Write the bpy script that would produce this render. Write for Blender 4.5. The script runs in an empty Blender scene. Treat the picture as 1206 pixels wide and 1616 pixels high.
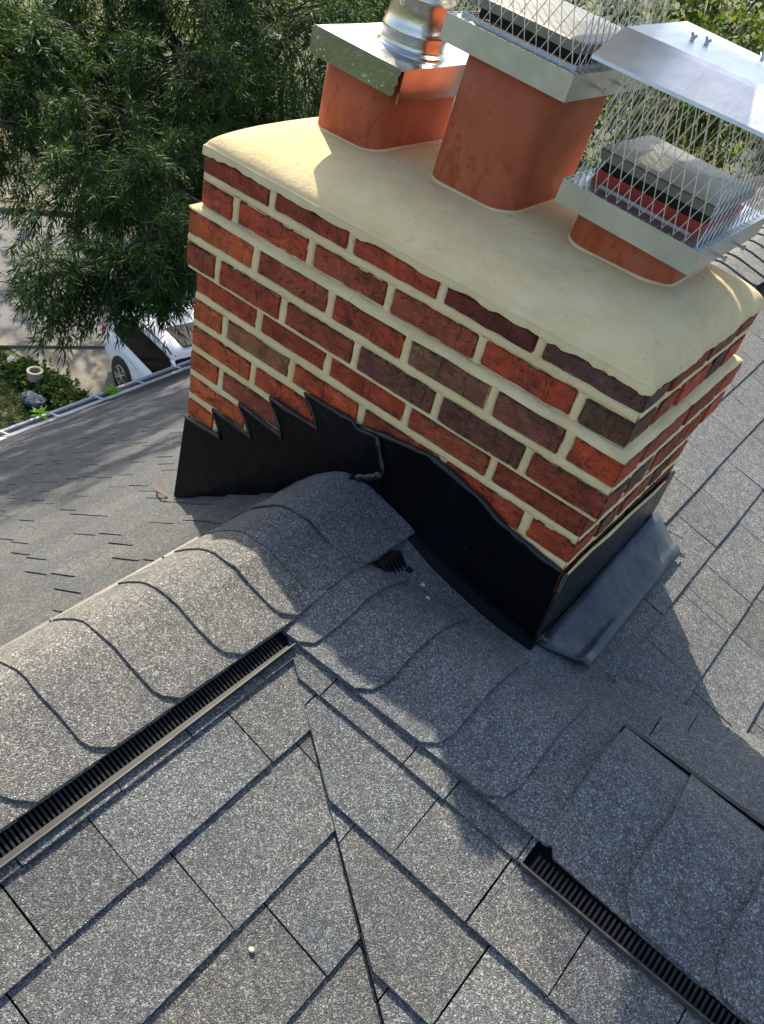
import bpy, math, random
import numpy as np
from mathutils import Vector, Matrix, noise as mn

random.seed(7)
rng = np.random.default_rng(7)
S = bpy.context.scene
COL = S.collection

# ------------------------------------------------------------------ camera
cam_d = bpy.data.cameras.new('camera')
cam = bpy.data.objects.new('camera', cam_d)
COL.objects.link(cam)
R0 = (0.7588922, 0.6183682, 0.2042140)      # image right
R1 = (0.5329513, -0.4095391, -0.7404327)    # image down
R2 = (-0.3742264, 0.6707448, -0.6403562)    # forward
cam.matrix_world = Matrix(((R0[0], -R1[0], -R2[0], 0.283204),
                           (R0[1], -R1[1], -R2[1], -1.272866),
                           (R0[2], -R1[2], -R2[2], 0.628267),
                           (0, 0, 0, 1)))
cam_d.sensor_fit = 'HORIZONTAL'
cam_d.sensor_width = 36.0
cam_d.lens = 36.0 * 1324.58 / 1206.0
cam_d.clip_start = 0.02
cam_d.clip_end = 600
cam_d.dof.use_dof = False
S.camera = cam

# ------------------------------------------------------------------ sky, sun, exposure
SUN_H = (-0.80, 0.60)          # horizontal direction towards the sun
SUN_EL = math.radians(41)
w = bpy.data.worlds.new('World')
S.world = w
w.use_nodes = True
wn = w.node_tree.nodes
wl = w.node_tree.links
bg = wn['Background']
sky = wn.new('ShaderNodeTexSky')
sky.sky_type = 'NISHITA'
sky.sun_disc = False
sky.sun_elevation = SUN_EL
sky.sun_rotation = math.atan2(SUN_H[0], SUN_H[1])
sky.dust_density = 2.0
sky.ozone_density = 1.0
wl.new(sky.outputs[0], bg.inputs[0])
bg.inputs[1].default_value = 0.15
sun_d = bpy.data.lights.new('sun', 'SUN')
sun_d.energy = 4.9
sun_d.angle = math.radians(0.6)
sun_d.color = (1.0, 0.90, 0.74)
sun = bpy.data.objects.new('sun', sun_d)
COL.objects.link(sun)
sdir = Vector((SUN_H[0] * math.cos(SUN_EL), SUN_H[1] * math.cos(SUN_EL), math.sin(SUN_EL)))
sun.rotation_euler = sdir.to_track_quat('Z', 'Y').to_euler()
sun.location = (-6, 5, 9)
S.view_settings.view_transform = 'Standard'
S.view_settings.look = 'None'
S.view_settings.gamma = 1.0
S.view_settings.use_curve_mapping = False
S.view_settings.exposure = 0.80
S.render.engine = 'CYCLES'
S.cycles.use_denoising = True
S.cycles.max_bounces = 5
S.cycles.diffuse_bounces = 3
S.cycles.glossy_bounces = 3
S.cycles.transmission_bounces = 2
S.cycles.use_adaptive_sampling = True
S.cycles.adaptive_threshold = .02

# ------------------------------------------------------------------ helpers
def lin(c):
    return tuple((v / 12.92 if v <= 0.04045 else ((v + 0.055) / 1.055) ** 2.4) for v in c)

class NT:
    def __init__(s, name):
        s.m = bpy.data.materials.new(name)
        s.m.use_nodes = True
        s.t = s.m.node_tree
        s.n = s.t.nodes
        s.l = s.t.links
        s.b = s.n['Principled BSDF']
        s.out = s.n['Material Output']
        s.tc = s.n.new('ShaderNodeTexCoord')
    def link(s, a, b): s.l.new(a, b)
    def setv(s, sock, v):
        if isinstance(v, bpy.types.NodeSocket): s.l.new(v, sock)
        else: sock.default_value = v
    def noise(s, scale, detail=3, rough=.55, vec=None, dist=0, out=0):
        n = s.n.new('ShaderNodeTexNoise')
        n.inputs['Scale'].default_value = scale
        n.inputs['Detail'].default_value = detail
        n.inputs['Roughness'].default_value = rough
        n.inputs['Distortion'].default_value = dist
        s.l.new(vec or s.tc.outputs['Object'], n.inputs['Vector'])
        return n.outputs[out]
    def voro(s, scale, feature='F1', out='Distance', vec=None, rnd=1):
        n = s.n.new('ShaderNodeTexVoronoi')
        n.feature = feature
        n.inputs['Scale'].default_value = scale
        n.inputs['Randomness'].default_value = rnd
        s.l.new(vec or s.tc.outputs['Object'], n.inputs['Vector'])
        return n.outputs[out]
    def mapping(s, scale=(1, 1, 1), rot=(0, 0, 0), loc=(0, 0, 0), vec=None):
        n = s.n.new('ShaderNodeMapping')
        n.inputs['Scale'].default_value = scale
        n.inputs['Rotation'].default_value = rot
        n.inputs['Location'].default_value = loc
        s.l.new(vec or s.tc.outputs['Object'], n.inputs['Vector'])
        return n.outputs[0]
    def ramp(s, fac, stops, interp='LINEAR'):
        n = s.n.new('ShaderNodeValToRGB')
        n.color_ramp.interpolation = interp
        e = n.color_ramp.elements
        while len(e) < len(stops): e.new(0.5)
        for i, (p, c) in enumerate(stops):
            e[i].position = p
            if not hasattr(c, '__len__'): c = (c, c, c)
            e[i].color = tuple(c)[:3] + (1,)
        s.l.new(fac, n.inputs[0])
        return n.outputs[0]
    def mix(s, fac, a, b, mode='MIX'):
        n = s.n.new('ShaderNodeMix')
        n.data_type = 'RGBA'
        n.blend_type = mode
        s.setv(n.inputs[0], fac)
        for sock, v in ((n.inputs[6], a), (n.inputs[7], b)):
            if isinstance(v, (tuple, list)): v = tuple(v)[:3] + (1,)
            s.setv(sock, v)
        return n.outputs[2]
    def math(s, op, a, b=0.0, c=None):
        n = s.n.new('ShaderNodeMath')
        n.operation = op
        s.setv(n.inputs[0], a)
        s.setv(n.inputs[1], b)
        if c is not None: s.setv(n.inputs[2], c)
        return n.outputs[0]
    def objcol(s):
        return s.n.new('ShaderNodeObjectInfo').outputs['Color']
    def objrand(s):
        return s.n.new('ShaderNodeObjectInfo').outputs['Random']
    def island(s):
        return s.n.new('ShaderNodeNewGeometry').outputs['Random Per Island']
    def bump(s, h, strength=.5, dist=.01, prev=None):
        n = s.n.new('ShaderNodeBump')
        n.inputs['Strength'].default_value = strength
        n.inputs['Distance'].default_value = dist
        s.l.new(h, n.inputs['Height'])
        if prev is not None: s.l.new(prev, n.inputs['Normal'])
        return n.outputs[0]
    def fin(s, col=None, rough=.6, metal=0., normal=None, spec=None):
        if col is not None:
            if isinstance(col, (tuple, list)): col = tuple(col)[:3] + (1,)
            s.setv(s.b.inputs['Base Color'], col)
        s.setv(s.b.inputs['Roughness'], rough)
        s.setv(s.b.inputs['Metallic'], metal)
        if normal is not None: s.l.new(normal, s.b.inputs['Normal'])
        if spec is not None: s.b.inputs['Specular IOR Level'].default_value = spec
        return s.m

def mesh_of(name, verts, faces, smooth=False):
    me = bpy.data.meshes.new(name)
    me.from_pydata([tuple(v) for v in verts], [], faces)
    me.update()
    if smooth:
        me.polygons.foreach_set('use_smooth', [True] * len(me.polygons))
    return me

def obj(name, me, mat=None, parent=None, color=None, label=None, kind=None):
    o = bpy.data.objects.new(name, me)
    COL.objects.link(o)
    if mat is not None and not me.materials: me.materials.append(mat)
    if parent is not None:
        o.parent = parent
        o.matrix_parent_inverse = Matrix.Translation(-Vector(parent.get('_base', (0, 0, 0))))
    if color is not None: o.color = tuple(color)[:3] + (1,)
    if label: o['label'] = label
    if kind: o['kind'] = kind
    return o

def part(name, verts, faces, mat, parent, smooth=False, **k):
    return obj(name, mesh_of(name, verts, faces, smooth), mat, parent, **k)

BASES = []
def thing(name, base, label, cat, group=None):
    o = bpy.data.objects.new(name, None)
    COL.objects.link(o)
    o.location = base
    o.empty_display_size = .1
    o['_base'] = tuple(base)
    BASES.append(o)
    o['label'] = label
    o['category'] = cat
    if group: o['group'] = group
    return o

def holder(name, base, label, parent):
    o = bpy.data.objects.new(name, None)
    COL.objects.link(o)
    o.parent = parent
    o.matrix_parent_inverse = Matrix.Translation(-Vector(parent['_base']))
    o.location = base
    o['_base'] = tuple(base)
    o['label'] = label
    BASES.append(o)
    return o

def tag(o, label, cat, group=None):
    o['label'] = label
    o['category'] = cat
    if group: o['group'] = group
    return o

def box(x0, x1, y0, y1, z0, z1):
    v = [(x0, y0, z0), (x1, y0, z0), (x1, y1, z0), (x0, y1, z0), (x0, y0, z1), (x1, y0, z1), (x1, y1, z1), (x0, y1, z1)]
    f = [(0, 3, 2, 1), (4, 5, 6, 7), (0, 1, 5, 4), (1, 2, 6, 5), (2, 3, 7, 6), (3, 0, 4, 7)]
    return v, f

class MB:
    def __init__(s): s.v = []; s.f = []
    def add(s, v, f):
        o = len(s.v)
        s.v += [tuple(p) for p in v]
        s.f += [tuple(i + o for i in q) for q in f]
        return s
    def box(s, *a): return s.add(*box(*a))
    def bar(s, a, b, r, n=4, r2=None, caps=True):
        a = np.array(a, float); b = np.array(b, float)
        d = b - a; L = np.linalg.norm(d)
        if L < 1e-9: return s
        d /= L
        u = np.cross(d, (0, 0, 1.)) if abs(d[2]) < .9 else np.cross(d, (1., 0, 0))
        u /= np.linalg.norm(u); w_ = np.cross(d, u)
        r2 = r if r2 is None else r2
        v = []
        for p, rr in ((a, r), (b, r2)):
            for k in range(n):
                t = 2 * math.pi * (k + .5) / n
                v.append(p + rr * (math.cos(t) * u + math.sin(t) * w_))
        f = [(k, (k + 1) % n, n + (k + 1) % n, n + k) for k in range(n)]
        if caps: f += [tuple(range(n))[::-1], tuple(range(n, 2 * n))]
        return s.add(v, f)
    def tube(s, pts, rad, n=6):
        pts = [np.array(p, float) for p in pts]
        rings = []
        prev = None
        for i, p in enumerate(pts):
            d = pts[min(i + 1, len(pts) - 1)] - pts[max(i - 1, 0)]
            d /= (np.linalg.norm(d) + 1e-9)
            if prev is None:
                u = np.cross(d, (0, 0, 1.)) if abs(d[2]) < .9 else np.cross(d, (1., 0, 0))
            else:
                u = prev - d * (prev @ d)
            u /= np.linalg.norm(u); prev = u
            w_ = np.cross(d, u)
            rr = rad[i] if hasattr(rad, '__len__') else rad
            rings.append([p + rr * (math.cos(2 * math.pi * k / n) * u + math.sin(2 * math.pi * k / n) * w_) for k in range(n)])
        v = [q for r in rings for q in r]
        f = []
        for i in range(len(rings) - 1):
            for k in range(n):
                a = i * n + k; b = i * n + (k + 1) % n
                f.append((a, b, b + n, a + n))
        f += [tuple(range(n))[::-1], tuple(range(len(v) - n, len(v)))]
        return s.add(v, f)
    def loft(s, rings, closed=True, cap0=True, cap1=True):
        n = len(rings[0])
        v = [q for r in rings for q in r]
        f = []
        for i in range(len(rings) - 1):
            for k in range(n if closed else n - 1):
                a = i * n + k; b = i * n + (k + 1) % n
                f.append((a, b, b + n, a + n))
        if cap0: f.append(tuple(range(n))[::-1])
        if cap1: f.append(tuple(range(len(v) - n, len(v))))
        return s.add(v, f)
    def xf(s, fn):
        s.v = [tuple(fn(p)) for p in s.v]
        return s
    def part(s, name, mat, parent, smooth=False, **k):
        return part(name, s.v, s.f, mat, parent, smooth, **k)

def fast_mesh(name, V, F):
    """V (n,3) float array, F (m,k) int array of equal polygons."""
    me = bpy.data.meshes.new(name)
    n, (m, k) = len(V), F.shape
    me.vertices.add(n)
    me.vertices.foreach_set('co', V.astype(np.float32).ravel())
    me.loops.add(m * k)
    me.loops.foreach_set('vertex_index', F.astype(np.int32).ravel())
    me.polygons.add(m)
    me.polygons.foreach_set('loop_start', np.arange(0, m * k, k, dtype=np.int32))
    me.polygons.foreach_set('loop_total', np.full(m, k, np.int32))
    me.update(calc_edges=True)
    me.validate()
    return me

def clip(poly, a, b, c):
    """keep a*x + b*y <= c"""
    out = []
    for i in range(len(poly)):
        p, q = poly[i], poly[(i + 1) % len(poly)]
        dp = a * p[0] + b * p[1] - c; dq = a * q[0] + b * q[1] - c
        if dp <= 0: out.append(p)
        if (dp < 0 < dq) or (dq < 0 < dp):
            t = dp / (dp - dq)
            out.append((p[0] + t * (q[0] - p[0]), p[1] + t * (q[1] - p[1])))
    return out

def area2(poly):
    return sum(poly[i][0] * poly[(i + 1) % len(poly)][1] - poly[(i + 1) % len(poly)][0] * poly[i][1] for i in range(len(poly))) / 2

# ------------------------------------------------------------------ materials
def m_shingle(name, warm=0.0):
    t = NT(name)
    g1 = t.voro(640, out='Color')
    sp = t.n.new('ShaderNodeSeparateColor'); t.link(g1, sp.inputs[0])
    gran = t.ramp(sp.outputs[0], [(0, .050), (.35, .080), (.66, .118), (.90, .175), (1, .34)])
    gran2 = t.ramp(t.noise(330, 3, .65), [(.34, .55), (.53, 1.0), (.70, 1.45)])
    col = t.mix(1, gran, gran2, 'MULTIPLY')
    fleck = t.voro(360, out='Color')
    fs = t.n.new('ShaderNodeSeparateColor'); t.link(fleck, fs.inputs[0])
    col = t.mix(t.ramp(fs.outputs[1], [(.90, 0), (.96, .75)]), col, (.30, .295, .28))
    col = t.mix(t.ramp(fs.outputs[2], [(.80, 0), (.92, .6)]), col, (.028, .030, .034))
    gran3 = t.ramp(t.noise(62, 3, .7), [(.36, .80), (.64, 1.18)])
    col = t.mix(1, col, gran3, 'MULTIPLY')
    patch = t.ramp(t.noise(5, 4, .6), [(.32, (.80, .84, .90)), (.55, (.97, 1, 1.03)), (.75, (1.16, 1.14, 1.10))])
    col = t.mix(1, col, patch, 'MULTIPLY')
    col = t.mix(1, col, (1.21, 1.205, 1.13), 'MULTIPLY')
    col = t.mix(1, col, t.objcol(), 'MULTIPLY')
    isl = t.ramp(t.island(), [(0, .90), (1, 1.10)])
    col = t.mix(1, col, isl, 'MULTIPLY')
    dust = t.math('MULTIPLY', t.ramp(t.noise(3.2, 6, .7), [(.52, 0), (.74, 1)]), .04 + warm)
    col = t.mix(dust, col, (.36, .32, .25))
    scuff = t.ramp(t.noise(1, 5, .7, vec=t.mapping((9, 30, 9), (0, 0, .7))), [(.30, .35), (.40, 0)])
    col = t.mix(scuff, col, (.045, .048, .052))
    h = t.math('ADD', t.math('MULTIPLY', t.voro(640), -1.0), t.math('MULTIPLY', t.noise(330, 2), 1.1))
    b = t.bump(h, .75, .0018)
    b = t.bump(t.noise(11, 3), .40, .007, b)
    return t.fin(col, .72, 0, b, .40)

M = {}
M['shingle'] = m_shingle('asphalt_shingle')
M['ridge'] = m_shingle('ridge_cap_shingle', warm=.10)

t = NT('roof_felt'); M['felt'] = t.fin((.012, .012, .013), .9)

def m_brick():
    t = NT('brick')
    base = t.objcol()
    rnd = t.objrand()
    va = t.n.new('ShaderNodeVectorMath'); va.operation = 'ADD'
    t.link(t.tc.outputs['Object'], va.inputs[0])
    cb = t.n.new('ShaderNodeCombineXYZ')
    for k, f_ in enumerate((37., 91., 53.)): t.link(t.math('MULTIPLY', rnd, f_), cb.inputs[k])
    t.link(cb.outputs[0], va.inputs[1])
    P = va.outputs[0]
    sx = t.n.new('ShaderNodeSeparateXYZ'); t.link(t.tc.outputs['Object'], sx.inputs[0])
    run = t.math('ADD', sx.outputs[0], sx.outputs[1])
    big = t.noise(17, 4, .65, vec=P, dist=.6)
    tone = t.ramp(big, [(.30, (.48, .46, .50)), (.5, (1, 1, 1)), (.70, (1.30, 1.15, 1.0))])
    col = t.mix(1, base, tone, 'MULTIPLY')
    # part of a brick fired darker
    org = t.ramp(t.noise(21, 4, .7, vec=P, dist=1.0), [(.52, 0), (.66, .7)])
    col = t.mix(org, col, t.mix(1, col, (1.25, 1.75, 1.5), 'MULTIPLY'))
    half = t.ramp(t.noise(6, 2, vec=P), [(.57, 0), (.67, .42)])
    col = t.mix(half, col, t.mix(1, col, (.42, .52, .60), 'MULTIPLY'))
    # folded, laminated face
    st = t.noise(1, 6, .72, vec=t.mapping((30, 30, 62), vec=P), dist=1.8)
    col = t.mix(t.ramp(st, [(.34, .95), (.44, 0)]), col, (.030, .012, .010))
    col = t.mix(t.ramp(st, [(.56, 0), (.70, .6)]), col, t.mix(1, col, (1.6, 1.55, 1.5), 'MULTIPLY'))
    # weathered dark upper arris with a ragged outline
    edge = t.math('ADD', sx.outputs[2], t.math('MULTIPLY', t.math('SUBTRACT', t.noise(45, 5, .75, vec=P), .5), .055))
    col = t.mix(t.ramp(edge, [(.021, 0), (.028, .80)]), col, (.030, .024, .024))
    # hairline fire cracks running up the face
    crack = None
    for k, (o_, w_) in enumerate(((.17, .0013), (.71, .0010))):
        c0 = t.math('SUBTRACT', t.math('FRACT', t.math('ADD', t.math('MULTIPLY', rnd, 7.31 + k * 4.7), o_)), .5)
        wob = t.math('MULTIPLY', t.math('SUBTRACT', t.noise(38, 3, .6, vec=P), .5), .028)
        d_ = t.math('ABSOLUTE', t.math('ADD', t.math('SUBTRACT', run, t.math('MULTIPLY', c0, .15)), wob))
        m_ = t.ramp(t.math('DIVIDE', d_, w_), [(.6, 1), (1, 0)])
        crack = m_ if crack is None else t.math('MAXIMUM', crack, m_)
    gate = t.ramp(t.noise(24, 2, vec=P), [(.36, .35), (.46, 1)])
    crack = t.math('MULTIPLY', crack, gate)
    col = t.mix(t.math('MULTIPLY', crack, .75), col, (.014, .008, .007))
    # mortar haze and flecks
    fl = t.ramp(t.noise(95, 4, .75, vec=P), [(.63, 0), (.70, .8)])
    fl = t.math('MULTIPLY', fl, t.ramp(t.noise(13, 2, vec=P), [(.48, 0), (.62, 1)]))
    col = t.mix(fl, col, (.58, .49, .38))
    smear = t.math('ADD', t.math('ABSOLUTE', sx.outputs[2]), t.math('MULTIPLY', t.math('SUBTRACT', t.noise(70, 5, .8, vec=P), .5), .030))
    col = t.mix(t.ramp(smear, [(.0272, 0), (.0292, .9)]), col, (.70, .60, .42))
    h = t.math('ADD', t.math('MULTIPLY', st, 1.3), t.math('MULTIPLY', t.noise(140, 4, .7, vec=P), .8))
    b = t.bump(h, 1.0, .014)
    b = t.bump(t.math('MULTIPLY', crack, -1), .9, .004, b)
    b = t.bump(big, .5, .012, b)
    return t.fin(col, .66, 0, b, .42)
M['brick'] = m_brick()

def m_cream(name, rough_b=.5, smear=False, gain=1.0):
    t = NT(name)
    a = t.noise(9, 5, .6)
    col = t.ramp(a, [(.3, (.66, .525, .265)), (.55, (.75, .61, .33)), (.75, (.79, .67, .41))])
    col = t.mix(1, col, (gain * 1.03, gain * .985, gain * .97), 'MULTIPLY')
    dirt = t.ramp(t.noise(48, 5, .7), [(.30, .35), (.42, 0)])
    col = t.mix(dirt, col, (.36, .31, .22))
    if smear:
        chalk = t.ramp(t.noise(5, 6, .7, dist=1.0), [(.58, 0), (.76, .25)])
        col = t.mix(chalk, col, (.80, .75, .62))
        sweep = t.ramp(t.noise(1, 5, .7, vec=t.mapping((5, 60, 5), (0, 0, .9)), dist=.5), [(.34, .22), (.46, 0), (.62, 0), (.72, .15)])
        col = t.mix(sweep, col, (.50, .40, .24))
        stain = t.ramp(t.noise(3.1, 5, .7, dist=.8), [(.56, 0), (.70, .16)])
        col = t.mix(stain, col, (.42, .36, .26))
        pin = t.ramp(t.voro(28), [(.0, 1), (.018, 0)])
        col = t.mix(t.math('MULTIPLY', pin, .6), col, (.16, .13, .09))
    h = t.math('ADD', t.noise(180, 4, .7), t.math('MULTIPLY', t.noise(40, 3), 1.5))
    b = t.bump(h, rough_b, .003)
    b = t.bump(t.noise(1, 3, .6, vec=t.mapping((6, 18, 6), (0, 0, .5))), .25, .01, b)
    return t.fin(col, .95, 0, b, .12)
M['crown'] = m_cream('crown_cement', .40, True)
M['mortar'] = m_cream('mortar', .9, gain=1.10)

def m_terra():
    t = NT('terracotta')
    a = t.noise(11, 4, .6)
    col = t.ramp(a, [(.3, (.36, .080, .034)), (.55, (.43, .105, .046)), (.75, (.46, .13, .065))])
    # wet drips and spots: darker, more saturated, glossier
    v1 = t.voro(46)
    sp = t.ramp(v1, [(.18, 1), (.34, 0)])
    sp = t.math('MULTIPLY', sp, t.ramp(t.noise(15, 3), [(.45, 0), (.60, 1)]))
    dr = t.ramp(t.noise(1, 5, .65, vec=t.mapping((26, 26, 9)), dist=1.2), [(.52, 0), (.60, 1)])
    gz = t.n.new('ShaderNodeSeparateXYZ'); t.link(t.tc.outputs['Object'], gz.inputs[0])
    low = t.ramp(gz.outputs[2], [(.10, 1), (.19, .12)])
    wet = t.math('MINIMUM', t.math('ADD', sp, t.math('MULTIPLY', dr, low)), 1.0)
    col = t.mix(t.math('MULTIPLY', wet, .85), col, (.34, .060, .010))
    chalk = t.ramp(t.noise(36, 5, .75), [(.64, 0), (.74, .35)])
    col = t.mix(chalk, col, (.55, .27, .18))
    soot = t.ramp(t.noise(1, 5, .7, vec=t.mapping((40, 40, 5))), [(.60, 0), (.75, .35)])
    col = t.mix(soot, col, (.13, .05, .03))
    b = t.bump(t.noise(130, 5, .7), .5, .004)
    rough = t.math('SUBTRACT', .66, t.math('MULTIPLY', wet, .28))
    return t.fin(col, rough, 0, b, .35)
M['terra'] = m_terra()

def m_metal(name, col, rough, b=.12, spots=False):
    t = NT(name)
    n1 = t.noise(18, 4, .6)
    c = t.mix(t.ramp(n1, [(.35, 0), (.7, 1)]), tuple(x * .82 for x in col), col)
    r = t.math('ADD', rough, t.math('MULTIPLY', t.noise(55, 4, .7), .16))
    h = t.math('ADD', t.noise(7, 2), t.math('MULTIPLY', t.noise(1, 3, vec=t.mapping((160, 8, 160))), .12))
    bm = t.bump(h, b, .03)
    if spots:
        sp = t.ramp(t.voro(95), [(.16, 1), (.24, 0)])
        gate = t.ramp(t.noise(14, 2), [(.46, 0), (.56, 1)])
        k = t.math('MULTIPLY', sp, gate)
        c = t.mix(t.math('MULTIPLY', k, .7), c, (.95, .95, .92))
        r = t.math('ADD', r, t.math('MULTIPLY', k, .3))
    return t.fin(c, r, 1.0, bm)
M['steel'] = m_metal('stainless_steel', (.66, .69, .70), .30, .08)
M['steel_spots'] = m_metal('stainless_steel_spotted', (.70, .72, .70), .12, .25, True)
M['steel_pipe'] = m_metal('stainless_pipe', (.66, .63, .58), .16, .10)
M['wire'] = m_metal('expanded_metal_wire', (.78, .77, .72), .30, .02)
M['lid'] = m_metal('dull_lid', (.27, .27, .235), .42, .06)
M['skirt_dark'] = m_metal('skirt_painted_reflection', (.34, .40, .37), .10, .30, True)  # green-grey base colour stands in for a reflection of dark trees
M['galv'] = m_metal('aluminium', (.62, .63, .62), .38, .08)

def m_black():
    t = NT('black_flashing_paint')
    n1 = t.noise(6, 4)
    col = t.ramp(n1, [(.35, (.0022, .0026, .0034)), (.7, (.005, .006, .008))])
    spk = t.ramp(t.voro(70), [(.0, 1), (.035, 0)])
    spk = t.math('MULTIPLY', spk, t.ramp(t.noise(12, 2), [(.52, 0), (.62, .8)]))
    col = t.mix(spk, col, (.35, .34, .30))
    scr = t.ramp(t.noise(1, 2, vec=t.mapping((12, 60, 220), (0, .6, 0)), dist=.4), [(.735, 0), (.76, .5)])
    col = t.mix(scr, col, (.10, .11, .12))
    b = t.bump(t.noise(9, 3), .25, .02)
    b = t.bump(t.noise(90, 3), .12, .003, b)
    return t.fin(col, t.ramp(t.noise(14, 3), [(.3, .20), (.7, .36)]), 0, b, .10)
M['black'] = m_black()
t = NT('black_sealant'); M['sealant'] = t.fin((.012, .014, .016), .34, 0, t.bump(t.noise(60, 4), .6, .006))

def m_pan():
    t = NT('painted_pan_metal')
    n1 = t.noise(8, 4)
    col = t.ramp(n1, [(.35, (.048, .060, .072)), (.7, (.072, .088, .100))])
    spk = t.ramp(t.noise(85, 4, .75), [(.66, 0), (.72, .6)])
    col = t.mix(t.math('MULTIPLY', spk, t.ramp(t.noise(10, 2), [(.5, 0), (.65, 1)])), col, (.50, .52, .52))
    b = t.bump(t.noise(9, 3, .5), .30, .03)
    b = t.bump(t.noise(110, 3), .2, .002, b)
    return t.fin(col, .42, .1, b, .45)
M['pan'] = m_pan()

t = NT('vent_plastic'); M['vent'] = t.fin(t.ramp(t.noise(40, 3), [(.4, (.008, .008, .009)), (.7, (.020, .019, .018))]), .50, 0, None, .30)
t = NT('white_gutter_paint')
t = NT('dull_vent_lip'); M['lip'] = t.fin(t.ramp(t.noise(30, 4), [(.35, (.03, .028, .026)), (.7, (.085, .078, .07))]), .5, 0, None, .4)
t = NT('weathered_aluminium'); M['flange'] = t.fin(t.ramp(t.noise(25, 4), [(.35, (.07, .07, .07)), (.7, (.13, .13, .125))]), .9, 0, None, .04)
M['white'] = t.fin(t.mix(t.ramp(t.noise(7, 5, .7), [(.52, 0), (.72, .55)]), (.74, .76, .78), (.30, .29, .26)), .42)
t = NT('red_liner_paint'); M['red'] = t.fin(t.ramp(t.noise(20, 3), [(.3, (.30, .022, .018)), (.7, (.40, .04, .03))]), .5)
t = NT('black_void'); M['void'] = t.fin((.004, .004, .004), .7)
t = NT('white_gasket'); M['gasket'] = t.fin((.55, .55, .52), .6)
t = NT('debris_brown'); M['debris'] = t.fin(t.ramp(t.noise(60, 3), [(.3, (.10, .045, .022)), (.7, (.22, .12, .06))]), .8)
t = NT('mortar_crumb'); M['crumb'] = t.fin(t.ramp(t.noise(90, 3), [(.3, (.42, .38, .26)), (.7, (.55, .52, .40))]), .85)

def m_leaf(name, c0, c1, trans=.25, rough=.35):
    t = NT(name)
    r = t.island()
    col = t.ramp(r, [(0, c0), (.70, c1), (.93, (c1[0] * 1.5, c1[1] * 1.4, c1[2] * 1.3)), (1, (c1[0] * 3.2, c1[1] * 2.1, c1[2] * 1.6))])
    t.fin(col, rough, 0, None, .16)
    tr = t.n.new('ShaderNodeBsdfTranslucent')
    t.link(t.mix(1, col, (2.6, 2.4, .9), 'MULTIPLY'), tr.inputs[0])
    mx = t.n.new('ShaderNodeMixShader')
    mx.inputs[0].default_value = trans
    t.link(t.b.outputs[0], mx.inputs[1]); t.link(tr.outputs[0], mx.inputs[2])
    t.link(mx.outputs[0], t.out.inputs[0])
    return t.m
M['leaf'] = m_leaf('willow_oak_leaf', (.010, .032, .009), (.034, .078, .021), .22, .55)
M['leaf2'] = m_leaf('far_leaf', (.020, .043, .011), (.062, .098, .022), .30, .55)
M['leaf3'] = m_leaf('ivy_leaf', (.014, .034, .010), (.042, .075, .022), .2, .5)
M['sprout'] = m_leaf('sprout_leaf', (.16, .34, .03), (.26, .46, .05), .3, .45)
t = NT('bark'); M['bark'] = t.fin(t.ramp(t.noise(1, 5, .7, vec=t.mapping((30, 30, 6))), [(.35, (.03, .022, .016)), (.65, (.11, .085, .06))]), .9, 0,
                                  t.bump(t.noise(1, 5, .7, vec=t.mapping((30, 30, 6))), .9, .03))

# ------------------------------------------------------------------ roof geometry
XA, YB, Z0 = -.48, -.265, -.55         # ridge axes and shingle apex height
PA, PB, PL = .25, .42, .75
PF = .345                              # front slope of the right-hand ridge
zAr = lambda x, y: Z0 - PA * (x - XA)
zAl = lambda x, y: Z0 - PL * (XA - x)
zBf = lambda x, y: Z0 - PF * (YB - y)
zBb = lambda x, y: Z0 - PB * (y - YB)
KV = PA / PB
# front valley y = YB - KV (x - XA);   back valley y = YB + KV (x - XA)
EAVE_X = -4.56
Y_S, Y_N, X_E = -3.6, 9.0, 4.6

house = thing('house', (-.5, 2.5, -9.5), 'dark grey asphalt shingle roof whose two ridges meet in front of the brick chimney', 'house')

def slope(name, poly, zf, low=.014):
    n = len(poly)
    v = [(p[0], p[1], zf(*p) - low) for p in poly] + [(p[0], p[1], zf(*p) - low - .05) for p in poly]
    f = [tuple(range(n)), tuple(range(2 * n - 1, n - 1, -1))] + [(i, n + i, n + (i + 1) % n, (i + 1) % n) for i in range(n)]
    return part(name, v, f, M['felt'], house)

vf = lambda x: YB - PA / PF * (x - XA)
vb = lambda x: YB + KV * (x - XA)
s_left = slope('roof_slope', [(EAVE_X, Y_S), (XA, Y_S), (XA, Y_N), (EAVE_X, Y_N)], zAl)
s_af = slope('roof_slope', [(XA, Y_S), (X_E, Y_S), (X_E, vf(X_E)), (XA, YB)], zAr)
s_bf = slope('roof_slope', [(XA, YB), (X_E, vf(X_E)), (X_E, YB)], zBf)
s_bb = slope('roof_slope', [(XA, YB), (X_E, YB), (X_E, vb(X_E))], zBb)
s_ab = slope('roof_slope', [(XA, YB), (X_E, vb(X_E)), (X_E, Y_N), (XA, Y_N)], zAr)
wall_m = NT('house_wall_paint').fin((.55, .53, .48), .8)
mb = MB().box(EAVE_X + .45, 3.9, Y_S + .4, Y_N - .4, -9.5, -3.9)
mb.part('wall', wall_m, house)

def shingle_mesh(poly, zf, up, off0, off1, e0, e1, th=.0045):
    """poly in plan, zf the slope, `up` axis (0 x / 1 y), offset off0 at e0 (top) -> off1 at e1 (butt)."""
    if area2(poly) < 0: poly = poly[::-1]
    n = len(poly)
    def z(p):
        k = (p[up] - e0) / (e1 - e0)
        return zf(*p) + off0 + (off1 - off0) * k
    v = [(p[0], p[1], z(p)) for p in poly] + [(p[0], p[1], z(p) - th) for p in poly]
    f = [tuple(range(n)), tuple(range(2 * n - 1, n - 1, -1))] + [(i, n + i, n + (i + 1) % n, (i + 1) % n) for i in range(n)]
    return v, f

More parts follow.
